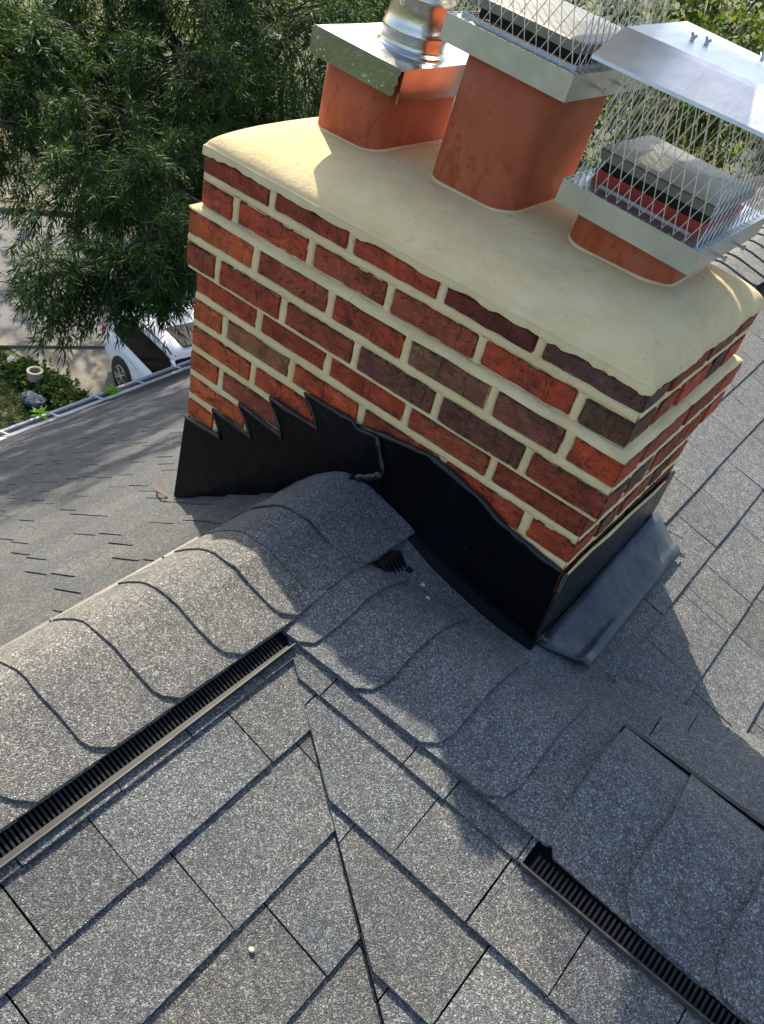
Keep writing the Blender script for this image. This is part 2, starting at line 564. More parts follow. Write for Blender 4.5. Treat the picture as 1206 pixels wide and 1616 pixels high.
COUNT = {'shingle': 0}
STUFF = {}
def tint():
    g = random.gauss(1.0, .075)
    c = random.choice([(.98, 1.0, 1.03), (1.0, 1.0, 1.0), (.97, 1.0, 1.04), (1.02, 1.0, .98), (.95, .98, 1.02)])
    return tuple(max(.55, g) * x for x in c)

def lay(parent, zf, up, edges, span, joints, clips, near, gap=.0028, extra=0., jit=.0015, wr=(.13, .26), lip=.0058):
    """edges: list of butt positions along `up` from ridge to eave. joints: dict course -> list of joint positions."""
    sgn = 1 if edges[-1] > edges[0] else -1
    for ci in range(1, len(edges)):
        e0, e1 = edges[ci - 1], edges[ci]
        js = joints.get(ci)
        if js is None:
            js = []
            p = span[0] + random.uniform(-.2, 0)
            while p < span[1] + .3:
                js.append(p); p += random.uniform(*wr)
        else:
            js = sorted(js)
            while js[0] > span[0]: js.insert(0, js[0] - random.uniform(*wr))
            while js[-1] < span[1]: js.append(js[-1] + random.uniform(*wr))
        hi = .0025 if random.random() < .5 else 0
        for a, b in zip(js[:-1], js[1:]):
            ea = e0 - sgn * .03
            sk = random.uniform(-.003, .003)
            e1a = e1 + random.uniform(-jit, jit); e1b = e1 + random.uniform(-jit, jit)
            q = [(ea, a + gap / 2), (ea, b - gap / 2), (e1b, b - gap / 2 + sk * .3), ((e1a + e1b) / 2, (a + b) / 2), (e1a, a + gap / 2 + sk * .3)]
            if up == 1: q = [(p[1], p[0]) for p in q]
            for c in clips:
                q = clip(q, *c)
                if len(q) < 3: break
            if len(q) < 3 or abs(area2(q)) < 2e-5: continue
            o1 = lip + extra + random.choice((0, .0016))
            v, f = shingle_mesh(q, zf, up, -.0015 + extra, o1, e0, e1)
            cx = sum(p[0] for p in q) / len(q); cy = sum(p[1] for p in q) / len(q)
            if near(cx, cy) and COUNT['shingle'] < 300:
                COUNT['shingle'] += 1
                part('shingle', v, f, M['shingle'], parent, color=tuple(x * (.60 if parent is s_left else 1) for x in tint()))  # left slope: tree shade and grazing view partly painted in as darker colour
            else:
                STUFF.setdefault(parent.name, (parent, MB()))[1].add(v, f)

def steps(a, d, n): return [a + d * i for i in range(n)]

# right slope of the ridge that runs to the chimney, in front (valley cut)
lay(s_af, zAr, 0, [-.41, -.275, -.16, -.015, .123, .261, .40, .54], (-1.75, .1),
    {1: [-1.15, -1.0, -.83, -.69, -.52, -.40], 2: [-1.032, -.891, -.612], 3: [-1.10, -.831, -.553], 4: [-1.06, -.771], 5: [-1.2, -.93, -.70]},
    [(.615, 1, -.6150), (-1, 0, .297)], lambda x, y: True, lip=.0048)
# front slope of the right-hand ridge
BFE = [-.39, -.466, -.584, -.720, -.857, -.993, -1.13, -1.27]
BFJ = {1: [-.188, .003, .094, .24], 2: [-.198, .084, .234, .386, .55], 3: [.006, .281, .47], 4: [.2, .40]}
VAL = (-.615, -1, .6164)
lay(s_bf, zBf, 1, BFE[:2], (-.6, .25), BFJ, [VAL, (1, 0, .25)], lambda x, y: True, extra=.012)
lay(s_bf, zBf, 1, [BFE[1] + .014, BFE[2]], (-.6, .25), {1: BFJ[2]}, [VAL, (1, 0, .245)], lambda x, y: True, extra=.012)
lay(s_bf, zBf, 1, [BFE[1], BFE[2]], (.25, 1.6), {1: [.234, .386, .55]}, [VAL, (-1, 0, -.2455), (0, 1, -.4665)], lambda x, y: True, extra=.012)
for ci in range(3, len(BFE)):
    lay(s_bf, zBf, 1, [BFE[ci - 1], BFE[ci]], (-.6, 1.6), {1: BFJ[ci]} if ci in BFJ else {}, [VAL, (1, 0, 1.6)], lambda x, y: True, extra=.012)
# back slope of the right-hand ridge
lay(s_bb, zBb, 1, [-.16, -.03, .10, .23, .36, .49], (.12, 1.6), {},
    [(-KV, 1, YB - KV * XA - .002), (-1, 0, -.118)], lambda x, y: True, extra=.004, wr=(.16, .34), gap=.002)
# right slope behind the chimney
lay(s_ab, zAr, 0, [-.24, -.102, .035, .172, .322, .462, .60, .74, .88, 1.02, 1.16, 1.30, 1.44, 1.58, 1.72, 1.86, 2.0], (-.3, 6.5),
    {3: [.59, .763, .948, 1.166, 1.39], 4: [.298, .52, .556, .682, .943, 1.182], 5: [.28, .547, .727, .912, 1.13], 6: [.35, .62, .83]},
    [(KV, -1, KV * XA - YB)], lambda x, y: y < 2.6 and x < .9, lip=.0036)
# left slope down to the gutter
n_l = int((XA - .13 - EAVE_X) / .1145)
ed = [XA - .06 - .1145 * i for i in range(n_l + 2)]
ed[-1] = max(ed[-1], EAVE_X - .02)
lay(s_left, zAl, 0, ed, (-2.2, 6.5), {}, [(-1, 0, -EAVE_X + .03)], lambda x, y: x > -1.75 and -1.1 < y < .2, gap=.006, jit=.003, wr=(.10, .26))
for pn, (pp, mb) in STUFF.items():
    o = mb.part('shingles_beyond', M['shingle'], pp, color=(.56, .58, .61) if pp is s_left else (1, 1, 1))  # the left slope's shade is put into this darker tint as well
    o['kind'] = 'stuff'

# smooth saddle sheet between the ridge caps and the chimney front
v, f = [], []
xs = np.linspace(-.36, .135, 23); ys = np.linspace(-.135, .13, 15)
for x in xs:
    for y in ys:
        a, b = zAr(x, y), zBb(x, y)
        v.append((x, y, np.log(np.exp(a * 60) + np.exp(b * 60)) / 60 + .006))
for i in range(len(xs) - 1):
    for j in range(len(ys) - 1):
        a = i * len(ys) + j
        f.append((a, a + len(ys), a + len(ys) + 1, a + 1))
n0 = len(v)
part('shingle', v, f, M['shingle'], s_bb, True, color=(.95, 1, 1.06))
# ------------------------------------------------------------------ ridge caps
profA = [(-.636, -.622), (-.605, -.592), (-.570, -.563), (-.548, -.549), (-.525, -.5405), (-.498, -.5375), (-.465, -.5405), (-.42, -.5495), (-.365, -.562), (-.348, -.5665), (-.328, -.574)]
profB = [(-.424, -.5875), (-.405, -.5830), (-.375, -.5755), (-.335, -.566), (-.295, -.557), (-.262, -.553), (-.22, -.558), (-.18, -.570), (-.14, -.588), (-.115, -.601), (-.095, -.611)]
def prof(pr, q):
    return float(np.interp(q, [p[0] for p in pr], [p[1] for p in pr]))

def cap_piece(axis, pr, back, butt, ch, ch_side, off_b, off_f, lift=None, th=.005, sub=5):
    """a bent shingle laid over a ridge: `axis` 1 = runs along y, 0 = runs along x"""
    cols = list(pr)
    nc = len(cols)
    V = []
    d = 1 if butt > back else -1
    jit = [random.uniform(-.002, .002) for _ in cols]
    for k in range(sub + 1):
        tt = k / sub
        for i, (q, z) in enumerate(cols):
            bt = butt + jit[i]
            if ch_side > 0:
                if i == nc - 1: bt -= d * ch
                elif i == nc - 2: bt -= d * ch * .25
            if ch_side < 0:
                if i == 0: bt -= d * ch
                elif i == 1: bt -= d * ch * .25
            r = back + (bt - back) * tt
            off = off_b + (off_f - off_b) * tt ** 1.3
            zz = z + off
            if lift is not None: zz = lift(q, r, zz, off)
            V.append((q, r, zz) if axis == 1 else (r, q, zz))
    n1 = len(V)
    V += [(p[0], p[1], p[2] - th) for p in V]
    F = []
    for k in range(sub):
        for i in range(nc - 1):
            a = k * nc + i
            F.append((a, a + 1, a + nc + 1, a + nc))
            F.append((n1 + a, n1 + a + nc, n1 + a + nc + 1, n1 + a + 1))
    for k in range(sub):
        a, b = k * nc, (k + 1) * nc
        F.append((a, b, n1 + b, n1 + a))
        a, b = k * nc + nc - 1, (k + 1) * nc + nc - 1
        F.append((b, a, n1 + a, n1 + b))
    e = sub * nc
    for i in range(nc - 1):
        F.append((e + i, e + i + 1, n1 + e + i + 1, n1 + e + i))
        F.append((i + 1, i, n1 + i, n1 + i + 1))
    return V, F

def capmesh(V, F, col):
    o = part('ridge_cap', V, F, M['ridge'], house, False, color=col)
    return o

def liftA(q, r, zz, off):
    if q > -.47 and r > -.47:
        zb = prof(profB, max(-.425, min(-.095, r))) if r < -.095 else -.611
        k = min(1, (q + .47) / .09)
        return max(zz, zb * k + zz * (1 - k) + .004 + off * .6)
    return zz
butts = [-.21, -.335, -.42, -.56, -.70, -.84, -.97, -1.11, -1.25, -1.39, -1.53]
prev = -.012
for i, b in enumerate(butts):
    back = min(-.008, b + .28) if i > 0 else -.010
    V, F = cap_piece(1, profA, back, b, .034, 1, .001 if i else .006, .0095 if i else .013, liftA)
    capmesh(V, F, (1.18, 1.12, 1.05) if i > 1 else (.9, .95, 1.0))
# far continuation behind the chimney
y = .60
k = 0
while y < 6.5:
    V, F = cap_piece(1, profA, y + .17, y, .03, 1, .001, .0095, sub=2)
    capmesh(V, F, (1.2, 1.17, 1.12))
    y += .143
# low caps of the right-hand ridge
bx = [-.257, -.114, .037, .176, .30]
for i, b in enumerate(bx):
    back = max(-.42, b - .30)
    V, F = cap_piece(0, profB, back, b, .034, -1, .001, .0105)
    capmesh(V, F, (.95, .99, 1.05))
# raised caps over the vent
profB2 = [(-.433, -.592), (-.408, -.580), (-.375, -.566), (-.335, -.550), (-.295, -.537), (-.262, -.533), (-.22, -.537), (-.18, -.549), (-.14, -.567), (-.112, -.584)]
bx2 = [.256, .392, .548, .70, .85, 1.0, 1.15, 1.3]
for i, b in enumerate(bx2):
    V, F = cap_piece(0, profB2, b + .30, b, .034 if i else .026, -1, -.002, .013)
    capmesh(V, F, (.95, .98, 1.03))

# ------------------------------------------------------------------ ridge vents
def vent(base_fn, n, step, start, label, name='ridge_vent', h=.040, wdt=.0037, upper=None, lower=None, lip=.006, body=None):
    """base_fn(s) gives (top point, bottom point) of the louvre face at running length s"""
    mb = MB()
    L0, L1 = start, start + n * step
    K = max(2, int(abs(L1 - L0) / .25) + 1)
    ss = np.linspace(L0, L1, K)
    rings = []
    for s_ in ss:
        a, b, nrm = base_fn(s_)
        rings.append([np.array(a) - np.array(nrm) * .016, np.array(b) - np.array(nrm) * .014, np.array(b) - np.array(nrm) * .030, np.array(a) - np.array(nrm) * .034])
    mb.loft(rings)
    vo = mb.part(name, M['void'], house, label=label)
    mesh = None
    d = np.array(base_fn(start + step)[1]) - np.array(base_fn(start)[1])
    for i in range(n):
        s_ = start + (i + .5) * step
        a, b, nrm = (np.array(q, float) for q in base_fn(s_))
        if mesh is None:
            a0, b0, nn = a, b, nrm
            dd = d / np.linalg.norm(d) * wdt / 2
            r = MB()
            org = b0
            q = [a0 - dd - org, a0 + dd - org, b0 + dd - org, b0 - dd - org]
            q2 = [p - nn * .016 for p in q]
            r.add(q + q2, [(0, 1, 2, 3), (7, 6, 5, 4), (0, 4, 5, 1), (1, 5, 6, 2), (2, 6, 7, 3), (3, 7, 4, 0)])
            mesh = mesh_of('rib', r.v, r.f)
            mesh.materials.append(M['vent'])
        o = obj('rib', mesh, None, vo)
        o.location = tuple(b)
    # lower rail and turned-up lip
    r = MB()
    a, b, nrm = (np.array(q, float) for q in base_fn(L0))
    return vo

def railrun(pts_a, pts_b, th, mat, parent, name='flange'):
    """a strip between two polylines with thickness th downwards"""
    mb = MB()
    rings = []
    for a, b in zip(pts_a, pts_b):
        a = np.array(a, float); b = np.array(b, float)
        rings.append([a, b, b - (0, 0, th), a - (0, 0, th)])
    mb.loft(rings)
    return mb.part(name, mat, parent)

# vent on the ridge that runs to the chimney (right edge)
fa = lambda s_: ((-.334, -s_, -.5795), (-.300, -s_, -.5895), (.35, 0, .94))
va = vent(fa, 133, .0081, .445, 'black louvred vent under the ridge caps, facing the valley')
railrun([(-.301, -.44, -.588), (-.301, -1.52, -.588)], [(-.2905, -.432, -.588), (-.2905, -1.52, -.588)], .006, M['vent'], va, 'rail')
railrun([(-.2925, -.43, -.580), (-.291, -.70, -.5835), (-.291, -.72, -.585), (-.2905, -1.52, -.5845)], [(-.290, -.428, -.580), (-.2885, -.70, -.5835), (-.2885, -.72, -.585), (-.288, -1.52, -.5845)], .006, M['lip'], va, 'lip')
# short stub next to the flashing
fs = lambda s_: ((-.306, -s_, -.556), (-.278, -s_, -.590), (.7, 0, .7))
vs = vent(fs, 6, .0115, .09, 'short exposed vent end beside the front flashing')
railrun([(-.279, -.085, -.589), (-.279, -.168, -.589)], [(-.266, -.085, -.592), (-.266, -.168, -.592)], .005, M['vent'], vs, 'rail')
# vent on the right-hand ridge
fb = lambda s_: ((s_, -.436, -.594), (s_, -.4625, -.603), (0, -.38, .92))
vb_ = vent(fb, 116, .0088, .262, 'black louvred vent along the front of the raised ridge caps')
railrun([(.250, -.462, -.601), (1.3, -.462, -.601)], [(.250, -.4665, -.602), (1.3, -.4665, -.602)], .010, M['vent'], vb_, 'rail')
railrun([(.250, -.4665, -.597), (1.3, -.4665, -.597)], [(.250, -.4695, -.597), (1.3, -.4695, -.597)], .012, M['lip'], vb_, 'lip')
# back flange of the raised caps
railrun([(.252, -.110, -.572), (1.3, -.110, -.572)], [(.252, -.096, -.577), (1.3, -.096, -.577)], .026, M['vent'], vb_, 'flange')
# pale flange seen along the far edge of the front ridge
for (y0, y1) in ((-.035, -.44), (-.446, -.70), (-.705, -1.0), (-1.006, -1.5)):
    mb = MB()
    mb.loft([[(-.636, yy, -.6215), (-.646, yy, -.622), (-.648, yy, -.636), (-.636, yy, -.636)] for yy in (y0, y1)])
    mb.part('flange', M['lip'], va)

# ------------------------------------------------------------------ gutter
gx, gz = EAVE_X, zAl(EAVE_X, 0)
mb = MB()
prof_g = [(gx + .02, gz - .012), (gx + .004, gz - .012), (gx + .004, gz - .10), (gx - .055, gz - .10), (gx - .078, gz - .055), (gx - .082, gz + .0),
          (gx - .104, gz + .0), (gx - .104, gz - .012), (gx - .090, gz - .016), (gx - .084, gz - .062), (gx - .06, gz - .106), (gx + .012, gz - .106), (gx + .02, gz - .03)]
mb.loft([[(p[0], yy, p[1]) for p in prof_g] for yy in (Y_S, Y_N)])
gut = mb.part('gutter', M['white'], house)
mb = MB().add(*box(gx - .03, gx + .055, Y_S, Y_N, gz + .004, gz + .012))
mb.xf(lambda p: (p[0], p[1], p[2] + (p[0] - gx) * PL * .7 + .004))
mb.part('drip_edge', M['white'], gut)
mb = MB().add(*box(gx - .076, gx + .0, Y_S + .01, Y_N - .01, gz - .099, gz - .014))  # added sludge fill, standing in for the dark gap in the trough
mb.part('dark_sludge_fill', M['debris'], gut)
hm = None
for i in range(24):
    yy = .2 + i * .42
    if hm is None:
        b_ = MB().add(*box(-.098, .075, -.008, .008, .0, .006))
        b_.xf(lambda p: (p[0], p[1], p[2] + max(0, p[0]) * PL + .006))
        hm = mesh_of('hanger', b_.v, b_.f); hm.materials.append(M['white'])
    o = obj('hanger', hm, None, gut)
    o.location = (gx, yy, gz + .004)

# ------------------------------------------------------------------ chimney
CH, W, D = .0712, 1.075, .577
chim = thing('chimney', (-.54, .29, -1.0), 'red brick chimney with cream mortar joints and a smooth cream cement crown', 'chimney')
core_in = .0045
CB = .018
mb = MB()
mb.box(-W + core_in, -core_in, core_in, D - core_in, -1.75, -.026)
mort = mb.part('mortar', M['mortar'], chim)

RED = (.44, .066, .022); ORG = (.52, .098, .026); DRK = (.15, .050, .032); PUR = (.125, .055, .045); BRN = (.21, .080, .040); TAN = (.33, .13, .05); DRD = (.31, .050, .022); MIX = (.33, .066, .028)
COLS = {1: [DRD, DRD, RED, (.17, .030, .018), PUR], 2: [RED, RED, MIX, MIX, (.40, .055, .02), (.13, .06, .03)],
        3: [ORG, MIX, RED, BRN, (.2, .06, .035), RED], 4: [MIX, (.37, .055, .02), MIX, DRK, (.14, .05, .03), (.30, .055, .024)],
        5: [RED, DRD, RED, MIX, (.3, .05, .022)], 6: [ORG, TAN, RED, MIX, RED, RED], 7: [ORG, RED, RED, DRD, ORG],
        8: [ORG, (.36, .075, .035), ORG, RED, ORG, ORG], 9: [ORG, RED, RED, RED, RED], 10: [ORG, RED, RED, RED, RED, RED]}
JO = {1: [-.866, -.653, -.431, -.21], 2: [-.969, -.751, -.538, -.319, -.102], 3: [-.884, -.664, -.464, -.259, -.094],
      4: [-.992, -.783, -.575, -.36, -.148]}

def brick_mesh(dx, dy, dz, seed, fine):
    """rough brick, centre at origin: worn uneven edges; the seen faces carry a fine chipped grid"""
    r = random.Random(seed)
    so = Vector((seed * 3.17, seed * 1.31, seed * 2.07))
    st_ = .0095 if fine else .07
    def stops(L, step):
        n = max(1, int(round((L - .008) / step)))
        return [-L / 2, -L / 2 + .003] + [-L / 2 + .003 + (L - .006) * k / n for k in range(1, n)] + [L / 2 - .003, L / 2]
    X = stops(dx, st_ if dx > dy else .05)
    Y = stops(dy, st_ if dy > dx else .05)
    Z = stops(dz, .0095 if fine else .06)
    ids = {}; F = []; vl = []
    hx, hy, hz = dx / 2, dy / 2, dz / 2
    def vid(i, j, k):
        key = (i, j, k)
        if key not in ids:
            x, y, z = X[i], Y[j], Z[k]
            ex = i in (0, len(X) - 1); ey = j in (0, len(Y) - 1); ez = k in (0, len(Z) - 1)
            p = Vector((x, y, z)) + so
            n1 = mn.noise(p * 38); n2 = mn.noise(p * 110 + so); n3 = mn.noise(p * 17)
            if ex + ey + ez >= 2:                       # worn arrises with the odd chip
                pull = .0022 + .0026 * abs(n1) + (.0045 * max(0, n3 - .15) / .5)
                if ex: x -= math.copysign(pull, x)
                if ey: y -= math.copysign(pull, y)
                if ez: z -= math.copysign(pull, z)
            rel = .0016 * n1 + .0011 * n2 + .0012 * n3
            if ex: x += math.copysign(1, x) * rel
            if ey: y += math.copysign(1, y) * rel
            if ez: z += .0030 * mn.noise(Vector((x, y, z * 0)) * 30 + so)
            ids[key] = len(vl); vl.append((x, y, z))
        return ids[key]
    nX, nY, nZ = len(X) - 1, len(Y) - 1, len(Z) - 1
    for i in range(nX):
        for k in range(nZ):
            F.append((vid(i, 0, k), vid(i + 1, 0, k), vid(i + 1, 0, k + 1), vid(i, 0, k + 1)))
            F.append((vid(i, nY, k), vid(i, nY, k + 1), vid(i + 1, nY, k + 1), vid(i + 1, nY, k)))
    for j in range(nY):
        for k in range(nZ):
            F.append((vid(0, j, k), vid(0, j, k + 1), vid(0, j + 1, k + 1), vid(0, j + 1, k)))
            F.append((vid(nX, j, k), vid(nX, j + 1, k), vid(nX, j + 1, k + 1), vid(nX, j, k + 1)))
    for i in range(nX):
        for j in range(nY):
            F.append((vid(i, j, nZ), vid(i + 1, j, nZ), vid(i + 1, j + 1, nZ), vid(i, j + 1, nZ)))
            F.append((vid(i, j, 0), vid(i, j + 1, 0), vid(i + 1, j + 1, 0), vid(i + 1, j, 0)))
    return vl, F

def put_brick(x0, x1, y0, y1, z0, z1, col, seed):
    v, f = brick_mesh(x1 - x0, y1 - y0, z1 - z0, seed, seed < 1000 and z1 > -.75)
    c = ((x0 + x1) / 2, (y0 + y1) / 2, (z0 + z1) / 2)
    rz = random.uniform(-.004, .004); rx = random.uniform(-.006, .006)
    v = [(p[0], p[1] + rz * p[0], p[2] + rx * p[0] * .6) for p in v]
    g = random.uniform(1.42, 1.80)
    part('brick', v, f, M['brick'], chim, color=tuple(x * g for x in col)).location = c

sd = 0
VJ = []
BD = .10
JV, JH = .0185, .0190
for c in range(1, 17):
    z1 = -(c - 1) * CH - JH / 2; z0 = -c * CH + JH / 2
    if c == 1: z1 = -.0245
    if c == 3: z1 += .0045
    if c == 4: z0 -= .004
    pj = CB if c in (3, 4) else 0.
    pjx = pj + random.uniform(-.0015, .0015)
    xl, xr = -W - pj, pj
    odd = c % 2 == 1
    js = JO.get(c) or ([-.866, -.653, -.436, -.215] if odd else [-.969, -.755, -.54, -.324, -.107])
    js = [j + random.uniform(-.004, .004) for j in js]
    VJ += [(j, z0, z1, -pj) for j in js if c <= 11]
    ends = [xl - JV / 2] + js + [xr + JV / 2]
    cl = COLS.get(c)
    for i in range(len(ends) - 1):
        sd += 1
        col = cl[i] if cl and i < len(cl) else random.choice([RED, ORG, DRD, MIX, RED])
        hidden = False
        last = i == len(ends) - 2
        # corner bricks run back as headers/stretchers of the side faces
        dep = BD
        put_brick(ends[i] + JV / 2, ends[i + 1] - JV / 2, -pj + random.uniform(-.0015, .0015), -pj + dep, z0 + random.uniform(-.0015, .0015), z1 + random.uniform(-.0015, .0015), col, sd)
        if c <= 12:
            put_brick(ends[i] + JV / 2, ends[i + 1] - JV / 2, D + pj - dep, D + pj, z0, z1, random.choice([RED, ORG, MIX]), sd + 1000)
    # sides: courses between the corner bricks
    ylo, yhi = -pj + BD + JV, D + pj - BD - JV
    L = yhi - ylo
    cuts = [ylo - JV / 2, ylo + L * (.52 if odd else .30), yhi + JV / 2] if odd else [ylo - JV / 2, ylo + L * .28, ylo + L * .76, yhi + JV / 2]
    for a, b in zip(cuts[:-1], cuts[1:]):
        sd += 1
        put_brick(xr - BD, xr + random.uniform(-.0015, .0015), a + JV / 2, b - JV / 2, z0, z1, random.choice([DRD, MIX, BRN, PUR, RED]), sd)
        if c <= 14:
            put_brick(xl, xl + BD, a + JV / 2, b - JV / 2, z0, z1, random.choice([RED, ORG, MIX]), sd + 2000)

# mortar weathering fillets on top of the corbel band, and band core
def ring_strip(inner, outer, zi, zo, zb, name, mat, parent, n=26):
    """sloped frame between inner and outer rectangles (x0,x1,y0,y1)"""
    V, F = [], []
    def rect(r, z, jz):
        x0, x1, y0, y1 = r
        pts = []
        for k in range(n): pts.append((x0 + (x1 - x0) * k / n, y0))
        for k in range(n): pts.append((x1, y0 + (y1 - y0) * k / n))
        for k in range(n): pts.append((x1 - (x1 - x0) * k / n, y1))
        for k in range(n): pts.append((x0, y1 - (y1 - y0) * k / n))
        return [(p[0] + random.uniform(-jz, jz) * .6, p[1] + random.uniform(-jz, jz) * .6, z + random.uniform(-jz, jz)) for p in pts]
    rings = [rect(inner, zi, .002), rect(tuple(np.array(inner) * .45 + np.array(outer) * .55), (zi + zo) / 2 + .002, .002), rect(outer, zo, .0022), rect(outer, zb, .0015)]
    for r in rings: V += r
    m_ = 4 * n
    for i in range(len(rings) - 1):
        for k in range(m_):
            a = i * m_ + k; b = i * m_ + (k + 1) % m_
            F.append((a, a + m_, b + m_, b))
    return part(name, V, F, mat, parent, True)
zt = -2 * CH
ring_strip((-W + .003, -.003, .003, D - .003), (-W - CB + .001, CB - .001, -CB + .001, D + CB - .001), zt + .007, zt - .001, zt - .006, 'mortar_fillet', M['mortar'], chim)
mb = MB()
mb.box(-W - CB + core_in, CB - core_in, -CB + core_in, D + CB - core_in, -4 * CH - .002, zt - .004)
mb.part('mortar_band', M['mortar'], chim)

# struck mortar joints: proud, uneven beads that stand out of the core
def joint_bead(p0, p1, half, face, depth=.0035, seed=0, n=10):
    """slightly convex, lumpy bead on a face; face = ('y', value, -1) or ('x', value, +1)"""
    r = random.Random(seed)
    p0 = np.array(p0, float); p1 = np.array(p1, float)
    V, F = [], []
    ax = face[0]; val = face[1]; sg = face[2]
    d = p1 - p0; L = np.linalg.norm(d); d /= L
    up = np.array((-d[1], d[0]))
    n = max(3, int(L / .0085))
    rows = (-1, -.7, -.35, 0, .35, .7, 1)
    sv = Vector((seed * 1.7, seed * 2.3, seed * .9))
    for i in range(n + 1):
        q = p0 + d * L * i / n
        qn = Vector((q[0], q[1], val)) + sv
        hh = half * (1 + .30 * mn.noise(qn * 45) + .16 * mn.noise(qn * 130))
        for s_ in rows:
            w2 = q + up * s_ * hh
            o_ = 1 - s_ ** 4
            g = mn.noise(Vector((w2[0], w2[1], val)) * 95 + sv) * .0011 + mn.noise(Vector((w2[0], w2[1], val)) * 30 + sv) * .0012
            off = -core_in - .001 + (core_in + .0005 + g) * o_
            if ax == 'y': V.append((w2[0], val + sg * off, w2[1]))
            else: V.append((val + sg * off, w2[0], w2[1]))
    m_ = len(rows)
    for i in range(n):
        for k in range(m_ - 1):
            a = i * m_ + k
            q = (a, a + m_, a + m_ + 1, a + 1)
            F.append(q if (ax == 'x') == (sg > 0) else q[::-1])
    return V, F
mbb = MB()
for c in range(1, 16):
    pj = CB if c in (3, 4) else 0.
    z = -c * CH
    if c not in (2, 4):
        mbb.add(*joint_bead((-W - pj + .002, z), (pj - .002, z), JH / 2 + .001, ('y', -pj, -1), seed=c))
        mbb.add(*joint_bead((-pj + .002, z), (D + pj - .002, z), JH / 2 + .001, ('x', pj, 1), seed=c + 50))
        mbb.add(*joint_bead((-pj + .002, z), (D + pj - .002, z), JH / 2 + .001, ('x', -W - pj, -1), seed=c + 90))
    if c == 4:
        mbb.add(*joint_bead((-W, z - .004), (0, z - .004), JH / 2 - .002, ('y', 0, -1), seed=c))
for (xj, za, zb_, yv) in VJ:
    mbb.add(*joint_bead((xj, za - .002), (xj, zb_ + .002), JV / 2 + .001, ('y', yv, -1), seed=int(abs(xj) * 1000)))
mbb.part('mortar_joint', M['mortar'], chim, True)

# crown: one trowelled cement slab, rounded down to the brick edge
def crown_h(x, y):
    dxl = x + W; dxr = -x; dyf = y; dyb = D - y
    ds = [max(dxl, 0) * 1.7 + .0015, max(dxr, 0) * 1.25 + .0015, max(dyf, 0) * 1.0 + .0015, max(dyb, 0) * 1.6 + .0015]
    d_ = sum(q ** -3.5 for q in ds) ** (-1 / 3.5)
    k_ = 1 - math.exp(-d_ / .05)
    h = .009 * (1 - math.exp(-d_ / .005)) + .043 * (1 - math.exp(-d_ / .075)) + .014 * k_
    h += .0035 * math.sin(7 * x + 2.1 * math.sin(4 * y)) * math.sin(6 * y + 1.3) * k_
    h += (.0012 * mn.noise(Vector((x, y, 0)) * 14) + .0006 * mn.noise(Vector((x * 40, y * 55, 3)))) * k_
    return -.0105 + h
V, F = [], []
nx, ny = 92, 50
ov = .0025
R_ = .035
for i in range(nx + 1):
    for j in range(ny + 1):
        u = i / nx; v_ = j / ny
        # cosine spacing packs rows near the edges
        u = .5 - .5 * math.cos(math.pi * u); v_ = .5 - .5 * math.cos(math.pi * v_)
        x = -W - ov + (W + 2 * ov) * u; y = -ov + (D + 2 * ov) * v_
        # rounded plan corners
        for cx, cy, sx, sy in ((-W + R_, R_, -1, -1), (-R_, R_, 1, -1), (-W + R_, D - R_, -1, 1), (-R_, D - R_, 1, 1)):
            ddx = (x - cx) * sx; ddy = (y - cy) * sy
            if False:
                m_ = max(ddx, ddy); rr = math.hypot(ddx, ddy)
                k = m_ / rr
                x = cx + sx * ddx * (k * .75 + .25); y = cy + sy * ddy * (k * .75 + .25)
        edge = i in (0, nx) or j in (0, ny)
        z = crown_h(x, y)
        if edge:
            wob = .0012 * math.sin(31 * x + 17 * y) + .001 * math.sin(83 * x + 51 * y + 1) + random.uniform(-.0035, .0020)
            z = -.0225 + wob
            ins = .0035 * math.sin(43 * x + 29 * y)
            if j == 0: y += ins * .6
            if i == nx: x -= ins * .6
        V.append((x, y, z))
for i in range(nx):
    for j in range(ny):
        a = i * (ny + 1) + j
        F.append((a, a + ny + 1, a + ny + 2, a + 1))
part('crown', V, F, M['crown'], chim, True, label='smooth cream cement crown sloping off the chimney top')
mb = MB().box(-W + .006, -.006, .006, D - .006, -.03, -.016)
mb.part('crown_bed', M['crown'], chim)

